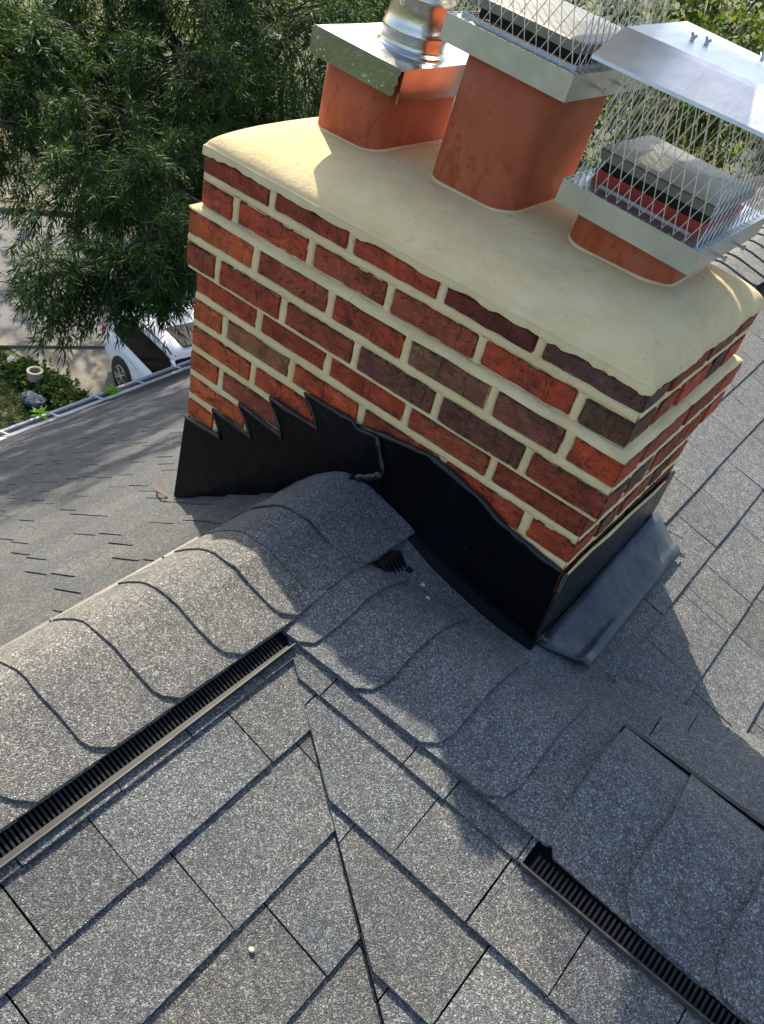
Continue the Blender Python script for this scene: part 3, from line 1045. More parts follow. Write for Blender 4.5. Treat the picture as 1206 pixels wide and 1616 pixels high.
# ---- flue tiles
TILT = math.radians(3.8)
def tilt(px, pz, tl=TILT):
    c, s_ = math.cos(tl), math.sin(tl)
    def fn(p):
        dx, dz = p[0] - px, p[2] - pz
        return (px + dx * c + dz * s_, p[1], pz - dx * s_ + dz * c)
    return fn
def rrect(x0, x1, y0, y1, r, z, n=6):
    pts = []
    for cx, cy, a0 in ((x1 - r, y0 + r, -90), (x1 - r, y1 - r, 0), (x0 + r, y1 - r, 90), (x0 + r, y0 + r, 180)):
        for k in range(n + 1):
            a = math.radians(a0 + 90 * k / n)
            pts.append((cx + r * math.cos(a), cy + r * math.sin(a), z))
    return pts
def flue(x0, x1, y0, y1, ztop, r, tl, label):
    fn = tilt((x0 + x1) / 2, .055, tl)
    mb = MB()
    wl_ = .02
    out = [rrect(x0, x1, y0, y1, r, z) for z in (-.05, .03, .05, .075, (ztop + .07) / 2, ztop - .004)]
    out.append(rrect(x0 + .003, x1 - .003, y0 + .003, y1 - .003, r, ztop))
    inn = [rrect(x0 + wl_, x1 - wl_, y0 + wl_, y1 - wl_, r * .6, z) for z in (ztop, ztop - .03, -.045)]
    mb.loft(out + inn, cap0=False, cap1=True)
    mb.xf(fn)
    fo = mb.part('flue_tile', M['terra'], chim, True, label=label)
    # cement fillet at the foot
    rings = []
    for k, (e, zz) in enumerate(((.006, 0), (.0035, .0006), (.0018, .0016), (.0006, .003), (-.004, .0032))):
        ring = rrect(x0 - e, x1 + e, y0 - e, y1 + e, r + max(e, 0), 0)
        ring = [(p[0], p[1], crown_h(p[0], p[1]) + (zz - .002 if k == 0 else zz * (1 + .35 * math.sin(40 * p[0] + 33 * p[1]))) ) for p in ring]
        rings.append(ring)
    mb = MB().loft(rings, cap0=False, cap1=False)
    mb.part('fillet', M['crown'], fo, True)
    return fo
flue(-.972, -.792, .20, .50, .205, .045, math.radians(1.0), 'short terracotta flue tile at the far end, under the pipe cap')
flue(-.670, -.458, .222, .505, .292, .050, math.radians(4.2), 'tall orange terracotta flue tile in the middle, streaked with damp')
flue(-.345, -.118, .238, .50, .118, .060, TILT, 'low terracotta flue tile nearest the front right corner')

# ---- flashing
def plate(poly_xz, y0, y1, name, mat, parent, **k):
    n = len(poly_xz)
    v = [(p[0], y0, p[1]) for p in poly_xz] + [(p[0], y1, p[1]) for p in poly_xz]
    f = [tuple(range(n)), tuple(range(2 * n - 1, n - 1, -1))] + [((i + 1) % n, i, n + i, n + (i + 1) % n) for i in range(n)]
    me = mesh_of(name, v, f)
    return obj(name, me, mat, parent, **k)
L_top = [(-1.067, -.704), (-.933, -.689), (-.969, -.620), (-.831, -.626), (-.884, -.554), (-.733, -.564), (-.787, -.483), (-.636, -.480), (-.691, -.412), (-.600, -.407), (-.547, -.404), (-.534, -.413), (-.477, -.403)]
L_bot = [(-.440, -.480), (-.442, -.56), (-.58, -.64), (-.72, -.74), (-1.092, -1.02)]
plate([(-1.092, -1.0)] + L_top + L_bot[:-1], -.0125, -.008, 'front_flashing', M['black'], chim, label='black stepped flashing with saw-tooth top edge on the left of the front')
R_top = [(-.56, -.415), (-.535, -.408), (-.434, -.386), (-.353, -.372), (-.297, -.377), (-.221, -.391), (-.149, -.416), (-.071, -.427), (-.004, -.435)]
plate(R_top + [(.014, -.69), (-.2, -.69), (-.37, -.66), (-.56, -.62)], -.0075, -.003, 'front_flashing', M['black'], chim, label='black sheet flashing with wavy top edge on the right of the front')
# sealant beads along the top edges
def bead(pts, y, r, name='sealant_bead', seed=0, sub=3):
    rr = random.Random(seed)
    P, rad = [], []
    for a, b in zip(pts[:-1], pts[1:]):
        for k in range(sub):
            t_ = k / sub
            P.append((a[0] + (b[0] - a[0]) * t_ + rr.uniform(-.0015, .0015), y + rr.uniform(-.001, .001), a[1] + (b[1] - a[1]) * t_ + rr.uniform(-.002, .002)))
            rad.append(r * rr.uniform(.7, 1.35))
    P.append((pts[-1][0], y, pts[-1][1])); rad.append(r * .7)
    MB().tube(P, rad, 6).part(name, M['sealant'], chim, True)
bead(L_top, -.012, .0052, seed=1)
bead(R_top[1:], -.008, .0060, seed=2, sub=4)
bead([(-.477, -.403), (-.462, -.44), (-.441, -.48)], -.0125, .005, seed=3)
bead([(-.441, -.48), (-.47, -.505), (-.51, -.535)], -.016, .008, seed=4)
# flat bar along the foot of the front flashing
bar_pts = [(-.515, -.533), (-.492, -.540), (-.369, -.577), (-.197, -.604), (.018, -.640)]
mb = MB()
mb.loft([[(p[0], -.008, p[1] + .012), (p[0], -.020, p[1] + .008), (p[0], -.040, p[1] - .004), (p[0], -.040, p[1] - .010), (p[0], -.008, p[1] - .008)] for p in bar_pts])
mb.part('foot_flange', M['black'], chim)
# left flashing return
mb = MB().add([(-1.092, -.0125, -1.0), (-1.067, -.0125, -.704), (-1.080, .59, -.704), (-1.095, .59, -1.05), (-1.088, -.008, -1.0), (-1.063, -.008, -.704), (-1.076, .585, -.704), (-1.091, .585, -1.05)],
              [(0, 1, 2, 3), (7, 6, 5, 4), (0, 4, 5, 1), (1, 5, 6, 2), (2, 6, 7, 3), (3, 7, 4, 0)])
mb.part('side_flashing', M['black'], chim)
# right side flashing
def side_plate(poly_yz, x0, x1, name, mat, **k):
    n = len(poly_yz)
    v = [(x0, p[0], p[1]) for p in poly_yz] + [(x1, p[0], p[1]) for p in poly_yz]
    f = [tuple(range(2 * n - 1, n - 1, -1)), tuple(range(n))] + [(i, (i + 1) % n, n + (i + 1) % n, n + i) for i in range(n)]
    return obj(name, mesh_of(name, v, f), mat, chim, **k)
side_plate([(-.0075, -.436), (.10, -.428), (.174, -.438), (.30, -.440), (.427, -.456), (.50, -.452), (.50, -.70), (-.0075, -.70)], .006, .0105, 'side_flashing', M['black'], label='black flashing on the right side of the chimney foot')
side_plate([(.49, -.452), (.578, -.46), (.578, -.66), (.49, -.68)], .0035, .0098, 'side_flashing', M['black'], label='dark step flashing at the back right corner')
MB().tube([(.009, -.007, -.432), (.011, -.0085, -.52), (.0105, -.008, -.60), (.013, -.0085, -.675)], [.004, .005, .0045, .005], 6).part('sealant_bead', M['sealant'], chim, True)
bead2 = MB()
P = [(.0105, yy, zz + random.uniform(-.003, .003)) for yy, zz in ((-.006, -.434), (.05, -.430), (.10, -.427), (.174, -.437), (.30, -.439), (.427, -.455), (.5, -.451))]
bead2.tube(P, [.002, .0035, .003, .004, .003, .0035, .002], 6).part('sealant_bead', M['mortar'], chim, True)
# pan: sheet with hemmed outer edge
def zroof(x, y): return max(zAr(x, y), zBb(x, y))
V, F = [], []
yy_ = np.linspace(.0, .60, 17)
xx_ = [.0115, .03, .055, .078, .088, .094, .100, .108, .114]
dz_ = [.012, .012, .012, .012, .012, .0165, .0165, .012, .008]
for yv in yy_:
    for xv, dv in zip(xx_, dz_):
        xo = xv + (.012 * (1 - yv / .6)) * (xv / .114)
        V.append((xo, yv + .05 * (xv / .114) * (1 if yv < .3 else .4), max(zroof(xo, yv), -.690) + dv + max(0, yv - .05) * .13 * max(0, 1 - xv / .114) + .0015 * math.sin(23 * yv + 40 * xv) + .001 * math.sin(61 * yv)))
n_ = len(xx_)
for i in range(len(yy_) - 1):
    for j in range(n_ - 1):
        a = i * n_ + j
        F.append((a, a + 1, a + n_ + 1, a + n_))
pan = part('pan_flashing', V, F, M['pan'], chim, True, label='blue-grey painted metal pan with hemmed edge beside the chimney')
sm = pan.modifiers.new('thick', 'SOLIDIFY'); sm.thickness = .003; sm.offset = -1
# cut flap at the back end of the pan
mb = MB()
mb.add([(.016, .560, -.640), (.060, .63, -.655), (.100, .655, -.668), (.098, .665, -.672), (.05, .645, -.662), (.012, .58, -.652)], [(0, 1, 4, 5), (1, 2, 3, 4)])
mb.add([(.02, .565, -.625), (.052, .572, -.655), (.056, .582, -.655), (.022, .580, -.628)], [(0, 1, 2, 3)])
mb.part('cut_flap', M['black'], chim)

# ------------------------------------------------------------------ chimney caps
def frame_box(mb, x0, x1, y0, y1, z0, z1, th=.0025, gap=0.):
    """open skirt of four panels"""
    mb.box(x0, x1 - gap, y0, y0 + th, z0, z1)
    mb.box(x1 - th, x1, y0 + th + .0005, y1 - th - .0005, z0, z1)
    mb.box(x0, x1, y1 - th, y1, z0, z1)
    mb.box(x0, x0 + th, y0 + th + .0005, y1 - th - .0005, z0, z1)
    return mb

def diamond_panel(mb, o, ux, uz, wid, hgt, dw, dh, r=.00095, seed=0):
    """expanded metal: zig-zag strands between o and o+ux*wid, o+uz*hgt"""
    rr = random.Random(seed)
    o = np.array(o, float); ux = np.array(ux, float); uz = np.array(uz, float)
    nx_ = int(round(wid / dw)); nz_ = int(round(hgt / dh))
    def P(i, k):
        return o + ux * (i * wid / nx_) + uz * (k * hgt / nz_)
    for i in range(nx_):
        for k in range(nz_ * 2):
            kk = k / 2
            if k % 2 == 0:
                a, b, c_ = P(i + .0, kk), P(i + .5, kk + .5), P(i + 1., kk)
                mb.bar(a, b, r, 4, caps=False); mb.bar(c_, b, r, 4, caps=False)
            else:
                a, b, c_ = P(i + .5, kk), P(i + 1., kk + .5), P(i + 0., kk + .5)
                mb.bar(a, b, r, 4, caps=False); mb.bar(a, c_, r, 4, caps=False)
    return mb

def cage(cap, fn, x0, x1, y0, y1, z0, z1, flare=.012):
    for s_, (o, ux, wid, out) in enumerate((((x0, y0, z0), (1, 0, 0), x1 - x0, (0, 1, 0)), ((x1, y0, z0), (0, 1, 0), y1 - y0, (-1, 0, 0)),
                                            ((x0, y1, z0), (1, 0, 0), x1 - x0, (0, -1, 0)), ((x0, y0, z0), (0, 1, 0), y1 - y0, (1, 0, 0)))):
        mb = MB()
        h = z1 - z0
        uz = np.array((0, 0, 1.)) + np.array(out) * flare / h
        diamond_panel(mb, o, ux, uz, wid, h, .0245, .058, seed=s_)
        # bent feet along the flange
        nf = int(wid / .0245)
        for i in range(nf + 1):
            p = np.array(o) + np.array(ux) * wid * i / nf
            mb.bar(p, p - np.array(out) * .012 + np.array((0, 0, .0008)), .0009, 4)
        mb.xf(fn)
        mb.part('mesh_screen', M['wire'], cap)

def hooded_cap(base, label, x0, x1, y0, y1, zb, hs, ztop, tl, pivot, lid, hood_over=.02, red=.030):
    cap = holder('chimney_cap', base, label, chim)
    fn = tilt(pivot[0], pivot[1], tl)
    mb = MB()
    frame_box(mb, x0, x1, y0, y1, zb, zb + hs)
    mb.xf(fn); mb.part('skirt', M['steel'], cap)
    mb = MB()
    fl = .046
    for (a, b, c, d) in ((x0 + .003, x1 - .003, y0 + .003, y0 + fl), (x0 + .003, x1 - .003, y1 - fl, y1 - .003), (x0 + .003, x0 + fl, y0 + fl + .0005, y1 - fl - .0005), (x1 - fl, x1 - .003, y0 + fl + .0005, y1 - fl - .0005)):
        mb.box(a, b, c, d, zb + hs - .004, zb + hs - .001)
    mb.xf(fn); mb.part('flange', M['steel'], cap)
    cage(cap, fn, x0 + .014, x1 - .014, y0 + .014, y1 - .014, zb + hs, ztop - .006)
    # hood: front slope, flat top, back slope with folded rim
    hx0, hx1, hy0, hy1 = x0 - hood_over, x1 + hood_over, y0 - hood_over * 2.0, y1 + hood_over * 1.5
    pr = [(hy0, ztop - .005), (hy0 + .001, ztop + .001), (hy0 + .075, ztop + .036), (hy0 + .09, ztop + .040), (hy1 - .09, ztop + .041), (hy1 - .075, ztop + .036), (hy1 - .001, ztop + .001), (hy1, ztop - .005)]
    V, F = [], []
    xs_ = np.linspace(hx0, hx1, 9)
    for xv in xs_:
        for (py, pz) in pr:
            V.append((xv, py, pz + .002 * math.sin(9 * xv + 11 * py)))
    n_ = len(pr)
    for i in range(len(xs_) - 1):
        for j in range(n_ - 1):
            a = i * n_ + j
            F.append((a, a + n_, a + n_ + 1, a + 1))
    V = [fn(p) for p in V]
    ho = part('hood', V, F, M['steel'], cap, False)
    sm = ho.modifiers.new('thick', 'SOLIDIFY'); sm.thickness = .0016; sm.offset = -1
    # triangular end plates
    for xv in (hx0 + .002, hx1 - .004):
        n_ = len(pr)
        q = [fn((xv, p[0] + (.004 if i < 4 else -.004), p[1] - .003)) for i, p in enumerate(pr)]
        q2 = [fn((xv + .002, p[0] + (.004 if i < 4 else -.004), p[1] - .003)) for i, p in enumerate(pr)]
        part('end_plate', q + q2, [tuple(range(n_)), tuple(range(2 * n_ - 1, n_ - 1, -1))] + [((i + 1) % n_, i, n_ + i, n_ + (i + 1) % n_) for i in range(n_)], M['steel'], cap)
    # hold-down bolts with wing nuts
    for (bx_, by_) in ((x0 + .055, (y0 + y1) / 2 - .02), (x0 + .075, (y0 + y1) / 2 + .00), (x1 - .135, y1 - .10)):
        mb = MB()
        zt_ = ztop + .040
        mb.bar((bx_, by_, zt_), (bx_, by_, zt_ + .007), .0042, 6)
        mb.bar((bx_, by_, zt_ + .006), (bx_ - .006, by_ + .003, zt_ + .011), .0026, 5)
        mb.bar((bx_, by_, zt_ + .006), (bx_ + .006, by_ - .003, zt_ + .010), .0026, 5)
        mb.xf(fn); mb.part('wing_nut', M['galv'], cap)
    # side screws
    for yv in (y0 + (y1 - y0) * .28, y0 + (y1 - y0) * .55):
        mb = MB().bar((x1 - .02, yv, zb + hs * .45), (x1 + .020, yv, zb + hs * .45), .0028, 6).bar((x1 + .018, yv, zb + hs * .45), (x1 + .023, yv, zb + hs * .45), .0055, 6)
        mb.xf(fn); mb.part('set_screw', M['galv'], cap)
    if lid:
        lx0, lx1, ly0, ly1, zc, zl = lid
        mb = MB()
        frame_box(mb, lx0, lx1, ly0, ly1, zc, zc + red, .004)
        mb.xf(fn); mb.part('damper_frame', M['red'], cap)
        mb = MB()
        frame_box(mb, lx0 - .012, lx1 + .012, ly0 - .012, ly1 + .012, zc - .006, zc + .010, .006)
        mb.xf(fn); mb.part('gasket', M['gasket'], cap)
        mb = MB().box(lx0 + .006, lx1 - .006, ly0 + .006, ly1 - .006, zc - .02, zc - .012)
        mb.box(lx0 + .010, lx1 - .010, ly0 + .010, ly1 - .010, zc + .010, zl - .013)
        mb.xf(fn); mb.part('damper_throat', M['void'], cap)
        # pressed lid with turned-down edge
        e = .007
        rings = [rrect(lx0 - e, lx1 + e, ly0 - e, ly1 + e, .012, zl - .012, 3), rrect(lx0 - e, lx1 + e, ly0 - e, ly1 + e, .012, zl + .004, 3), rrect(lx0 - e + .004, lx1 + e - .004, ly0 - e + .004, ly1 + e - .004, .010, zl + .006, 3),
                 rrect(lx0 + .07, lx1 - .07, ly0 + .09, ly1 - .09, .02, zl + .013, 3)]
        mb = MB().loft(rings)
        mb.xf(fn); mb.part('damper_lid', M['lid'], cap)
    return cap

hooded_cap((-.55, .36, .30), 'stainless cap with wire screen on the tall middle flue', -.690, -.405, .200, .560, .293, .046, .63, TILT, (-.547, .293),
           (-.662, -.432, .240, .50, .335, .374), red=.010)
hooded_cap((-.222, .38, .12), 'stainless hooded cap with diamond wire cage on the low right flue', -.366, -.079, .208, .585, .114, .044, .365, TILT, (-.222, .114),
           (-.345, -.115, .285, .50, .146, .207))

# pipe cap on the far flue
pc = holder('chimney_cap', (-.855, .35, .2), 'flat stainless cap plate with round steel pipe on the far short flue', chim)
fn = tilt(-.845, .195, math.radians(3.4))
x0, x1, y0, y1, zb, zt_ = -.968, -.737, .164, .535, .190, .243
mb = MB()
# front skirt panel with torn corner
fr = [(x0, zb), (x1 - .012, zb), (x1 - .004, zb + .006), (x1 - .006, zb + .018), (x1 - .001, zb + .026), (x1 - .004, zb + .036), (x1 + .0, zb + .044), (x1, zt_), (x0, zt_)]
n_ = len(fr)
mb.add([(p[0], y0, p[1]) for p in fr] + [(p[0], y0 + .0016, p[1]) for p in fr], [tuple(range(n_)), tuple(range(2 * n_ - 1, n_ - 1, -1))] + [((i + 1) % n_, i, n_ + i, n_ + (i + 1) % n_) for i in range(n_)])
mb.xf(fn); mb.part('skirt', M['skirt_dark'], pc, label='spotted bright front skirt with torn corner')
mb = MB()
mb.box(x1 - .001, x1 + .0008, y0 + .012, y1, zb - .012, zt_ - .002); mb.box(x0, x0 + .0016, y0 + .004, y1, zb, zt_ - .002); mb.box(x0 + .003, x1 - .003, y1 - .0016, y1, zb, zt_ - .002)
mb.xf(fn); mb.part('skirt', M['steel_pipe'], pc)
V = []; F = []
gx_, gy_ = 10, 14
for i in range(gx_ + 1):
    for j in range(gy_ + 1):
        xx = x0 - .001 + (x1 - x0 + .002) * i / gx_; yv = y0 - .001 + (y1 - y0 + .002) * j / gy_
        e = min(xx - x0 + .001, x1 + .001 - xx, yv - y0 + .001, y1 + .001 - yv)
        V.append((xx, yv, zt_ - .0025 * (e < .004) + .004 * (1 - math.exp(-e / .05)) + .0012 * math.sin(30 * xx + 12 * yv)))
for i in range(gx_):
    for j in range(gy_):
        a = i * (gy_ + 1) + j
        F.append((a, a + gy_ + 1, a + gy_ + 2, a + 1))
V = [fn(p) for p in V]
part('cap_plate', V, F, M['steel_pipe'], pc, True)
pcx, pcy, pr_ = -.824, .306, .063
prf = [(1.18, .228), (1.16, .2345), (1.10, .236), (1.06, .240), (1.05, .255), (1.10, .262), (1.10, .268), (1.04, .276), (1.0, .292), (1.0, .318), (1.07, .324), (1.07, .331), (1.0, .337), (1.0, .352), (1.06, .358), (1.06, .364), (1.0, .370), (1.0, .43), (1.04, .436), (1.04, .442), (1.0, .448), (.96, .448), (.96, .30)]
rings = [[(pcx + pr_ * r * math.cos(2 * math.pi * k / 48), pcy + pr_ * r * math.sin(2 * math.pi * k / 48), z) for k in range(48)] for r, z in prf]
rings = [[(q[0], q[1], q[2] + .015) for q in r_] for r_ in rings]
mb = MB().loft(rings, cap0=False, cap1=False); mb.xf(fn)
mb.part('pipe', M['steel_pipe'], pc, True, label='round stainless pipe with rolled collar rings')

# ------------------------------------------------------------------ small things on the roof
def blob(name, loc, r, mat, label, cat, sq=(1, 1, .6), seed=0, group=None):
    rr = random.Random(seed)
    V, F = [], []
    nu, nv = 7, 5
    V.append((0, 0, 1))
    for j in range(1, nv):
        for i in range(nu):
            a = 2 * math.pi * i / nu; b = math.pi * j / nv
            k = rr.uniform(.8, 1.15)
            V.append((math.sin(b) * math.cos(a) * k, math.sin(b) * math.sin(a) * k, math.cos(b) * k))
    V.append((0, 0, -1))
    for i in range(nu): F.append((0, 1 + i, 1 + (i + 1) % nu))
    for j in range(nv - 2):
        for i in range(nu):
            a = 1 + j * nu + i; b = 1 + j * nu + (i + 1) % nu
            F.append((a, a + nu, b + nu, b))
    n_ = len(V) - 1
    for i in range(nu): F.append((n_, 1 + (nv - 2) * nu + (i + 1) % nu, 1 + (nv - 2) * nu + i))
    V = [(loc[0] + r * sq[0] * p[0], loc[1] + r * sq[1] * p[1], loc[2] + r * sq[2] * p[2]) for p in V]
    o = obj(name, mesh_of(name, V, F, True), mat)
    return tag(o, label, cat, group)

# ------------------------------------------------------------------ background
zg = -9.5
def ground_mat():
    t = NT('lawn')
    n1 = t.noise(.35, 5, .65); n2 = t.noise(6, 5, .7)
    col = t.ramp(n2, [(.3, (.035, .05, .014)), (.55, (.075, .095, .025)), (.75, (.15, .14, .05))])
    col = t.mix(t.ramp(n1, [(.45, 0), (.65, .7)]), col, (.14, .12, .06))
    return t.fin(col, .9, 0, t.bump(n2, .8, .08))
def sheet(name, poly, z, mat):
    o = obj(name, mesh_of(name, [(p[0], p[1], z) for p in poly], [tuple(range(len(poly)))]), mat)
    o['kind'] = 'structure'
    return o
sheet('ground', [(-260, -260), (260, -260), (260, 260), (-260, 260)], zg - .012, ground_mat())
# street: kerb line through (-14.42,7.14) along (.527,.85)
kd = np.array((.527, .850)); kn = np.array((-.850, .527)); k0 = np.array((-14.42, 7.14))
def band(o0, o1, a=-60, b=80):
    P = [k0 + kd * a + kn * o0, k0 + kd * b + kn * o0, k0 + kd * b + kn * o1, k0 + kd * a + kn * o1]
    return [tuple(p) for p in P]
t = NT('asphalt'); n2 = t.noise(60, 4, .7)
asph = t.fin(t.mix(t.ramp(t.noise(.8, 5, .6), [(.4, 0), (.7, .6)]), t.ramp(n2, [(.3, (.10, .098, .094)), (.7, (.155, .152, .147))]), (.20, .19, .175)), .85, 0, t.bump(n2, .4, .01))
t = NT('concrete'); n2 = t.noise(25, 5, .7)
conc = t.fin(t.mix(t.ramp(t.noise(1.1, 5, .65), [(.4, 0), (.7, .7)]), t.ramp(n2, [(.3, (.16, .15, .115)), (.7, (.23, .215, .168))]), (.125, .115, .088)), .88, 0, t.bump(n2, .4, .01))
sheet('road', band(0, 5.9), zg + .004, asph)
def slab(name, poly, z0, z1, mat):
    n = len(poly)
    if area2(poly) < 0: poly = poly[::-1]
    v = [(p[0], p[1], z1) for p in poly] + [(p[0], p[1], z0) for p in poly]
    f = [tuple(range(n)), tuple(range(2 * n - 1, n - 1, -1))] + [(i, n + i, n + (i + 1) % n, (i + 1) % n) for i in range(n)]
    o = obj(name, mesh_of(name, v, f), mat); o['kind'] = 'structure'
    return o
slab('kerb', band(-.40, -.002), zg - .01, zg + .018, conc)
slab('kerb', band(-.62, -.408), zg - .01, zg + .06, conc)
slab('kerb', band(5.9, 6.15), zg - .01, zg + .12, NT('far_kerb').fin((.16, .13, .10), .9))
sheet('sidewalk', band(6.6, 8.0), zg + .008, conc)
# driveway with ragged lawn edge
drive = [(-13.62, 6.95), (-12.62, 7.02), (-11.4, 7.22), (-9.5, 7.05), (-5.0, 6.6), (-5.0, 10.5), (-10.0, 11.5), (-11.75, 10.05)]
P = [tuple(k0 + kn * -.628 + kd * s_) for s_ in (.15, 3.9)]
sheet('driveway', [P[0], (-12.9, 7.0), (-12.3, 7.05), (-11.4, 7.22), (-9.5, 7.05), (-5.0, 6.6), (-5.0, 10.9), (-10.0, 11.2), P[1]], zg + .006, conc)

# ---- leaves
def leaf_cloud(name, pos, dirs, L, Wd, mat, parent, spread=.9, per=14, twig=.22, droop=.25, seed=1):
    """sprigs: `per` narrow leaves spiralling along a short twig"""
    r = np.random.default_rng(seed)
    n = len(pos)
    d = dirs / (np.linalg.norm(dirs, axis=1, keepdims=True) + 1e-9)
    u = np.cross(d, (0, 0, 1.)); u /= (np.linalg.norm(u, axis=1, keepdims=True) + 1e-6)
    v = np.cross(d, u)
    k = np.arange(per)
    tt = (k + .5) / per
    ph = k * 2.4 + r.uniform(0, 6.28, (n, 1))
    ang = (1.15 - .75 * tt)[None, :] + r.normal(0, .18, (n, per))
    base = pos[:, None, :] + d[:, None, :] * (tt * twig)[None, :, None]
    base[:, :, 2] -= droop * twig * (tt ** 2)[None, :]
    rad = np.cos(ph)[..., None] * u[:, None, :] + np.sin(ph)[..., None] * v[:, None, :]
    ld = np.cos(ang)[..., None] * d[:, None, :] + np.sin(ang)[..., None] * rad
    ld[..., 2] -= .30
    ld /= np.linalg.norm(ld, axis=2, keepdims=True)
    ll = L * r.uniform(.65, 1.2, (n, per, 1))
    side = np.cross(ld, r.normal(0, 1, (n, per, 3)) * .55 + np.array((0, 0, 1.)))
    side /= (np.linalg.norm(side, axis=2, keepdims=True) + 1e-6)
    wd = Wd * r.uniform(.7, 1.25, (n, per, 1))
    a = base
    m1 = base + ld * ll * .42 + side * wd; m2 = base + ld * ll * .42 - side * wd
    tip = base + ld * ll; tip[..., 2] -= ll[..., 0] * .10
    V = np.stack([a, m1, tip, m2], 2).reshape(-1, 3)
    F = np.arange(len(V)).reshape(-1, 4)
    me = fast_mesh(name, V, F)
    return obj(name, me, mat, parent)

def limb(mb, a, b, r0, r1, sag, n=7, seed=0):
    rr = random.Random(seed)
    a = np.array(a, float); b = np.array(b, float)
    pts, rad = [], []
    for k in range(n):
        tt = k / (n - 1)
        p = a + (b - a) * tt
        p[2] += sag * math.sin(math.pi * tt)
        if 0 < k < n - 1: p += np.array([rr.uniform(-1, 1) for _ in range(3)]) * np.linalg.norm(b - a) * .025
        pts.append(p); rad.append(r0 + (r1 - r0) * tt)
    mb.tube(pts, rad, 6)
    return pts

def willow_oak():
    base = (-5.9, 6.5, zg)
    tree = thing('willow_oak', base, 'dark green narrow-leaved tree behind the chimney, hanging over the white car', 'tree')
    mb = MB()
    fork = (-6.0, 6.2, -4.6)
    limb(mb, base, fork, .26, .20, 0, 8, 1)
    lobes = [((-6.9, 4.1, -2.2), 1.15), ((-6.9, 5.2, -1.8), 1.2), ((-8.2, 4.4, -1.9), 1.35), ((-6.8, 6.3, -1.5), 1.3), ((-6.9, 7.8, -1.5), 1.4), ((-5.5, 3.7, -2.35), .85),
             ((-4.95, 3.05, -2.50), .50), ((-6.2, 3.35, -2.45), .75), ((-7.2, 3.2, -2.4), .7), ((-5.35, 2.45, -2.85), .45), ((-4.8, 3.25, -2.72), .42), ((-7.8, 6.0, -1.4), 1.5),
             ((-8.8, 5.6, -1.2), 1.4), ((-8.0, 3.4, -1.6), .9), ((-5.6, 4.6, -2.7), .8), ((-6.2, 5.4, -3.0), .9), ((-7.8, 8.8, -1.3), 1.5), ((-5.2, 3.9, -3.0), .5), ((-4.95, 2.75, -2.72), .36), ((-7.0, 4.8, -3.2), .9), ((-8.2, 6.6, -2.6), 1.3), ((-7.0, 7.2, -3.0), 1.2),
             ((-5.7, 2.7, 2.1), .85), ((-6.7, 3.6, 2.3), 1.05), ((-7.9, 3.5, 2.1), 1.05), ((-7.2, 5.0, 2.4), 1.15), ((-8.7, 4.8, 2.1), 1.15), ((-6.3, 4.9, 2.3), .9), ((-8.8, 6.4, 1.9), 1.2), ((-6.2, 1.7, 1.4), .7)]  # this row: unseen upper lobes, added to cast shade on the left roof slope
    pos, dirs = [], []
    r = np.random.default_rng(5)
    tw = MB()
    for li, (c, rad) in enumerate(lobes):
        c = np.array(c)
        if c[2] > -.5 and c[1] < 6.0: pass
        elif c[2] > -.5:                   # upper limbs leave from the foliage below them
            low_ = min((np.array(q[0]) for q in lobes if q[0][2] < -1), key=lambda q: np.linalg.norm((q - c)[:2]))
            limb(mb, low_, c, .022, .012, .1, 6, li + 10)
        else:
            limb(mb, fork, c, .075, .02, .35, 7, li + 10)
        nb = int(16 * rad ** 1.6) + 6
        for b_ in range(nb):
            dv = r.normal(0, 1, 3); dv[2] = dv[2] * .75 - .10
            dv /= np.linalg.norm(dv)
            tip = c + dv * rad * r.uniform(.8, 1.08)
            tip[2] -= .18 * rad
            st = c + dv * rad * .1
            nseg = 5
            pts = []
            for k in range(nseg):
                tt = k / (nseg - 1)
                p = st + (tip - st) * tt
                p[2] -= .25 * rad * tt ** 2
                pts.append(p + r.normal(0, .02, 3))
            tw.tube(pts, [.011, .009, .007, .005, .003], 4)
            ns = int((15 + 9 * rad) * (.9 if c[2] > -.5 else 1))
            for s_ in range(ns):
                tt = r.uniform(.22, 1.0)
                i_ = min(nseg - 2, int(tt * (nseg - 1)))
                fr_ = tt * (nseg - 1) - i_
                p = pts[i_] * (1 - fr_) + pts[i_ + 1] * fr_
                dd = (pts[i_ + 1] - pts[i_]); dd /= np.linalg.norm(dd)
                dd = dd * .7 + r.normal(0, .62, 3)
                pos.append(p + r.normal(0, .03, 3)); dirs.append(dd)
    mb.part('trunk', M['bark'], tree, True)
    tw.part('branch', M['bark'], tree, kind='stuff')
    leaf_cloud('crown', np.array(pos), np.array(dirs), .104, .0070, M['leaf'], tree, per=15, twig=.20, seed=3)
    print('sprigs', len(pos))
willow_oak()

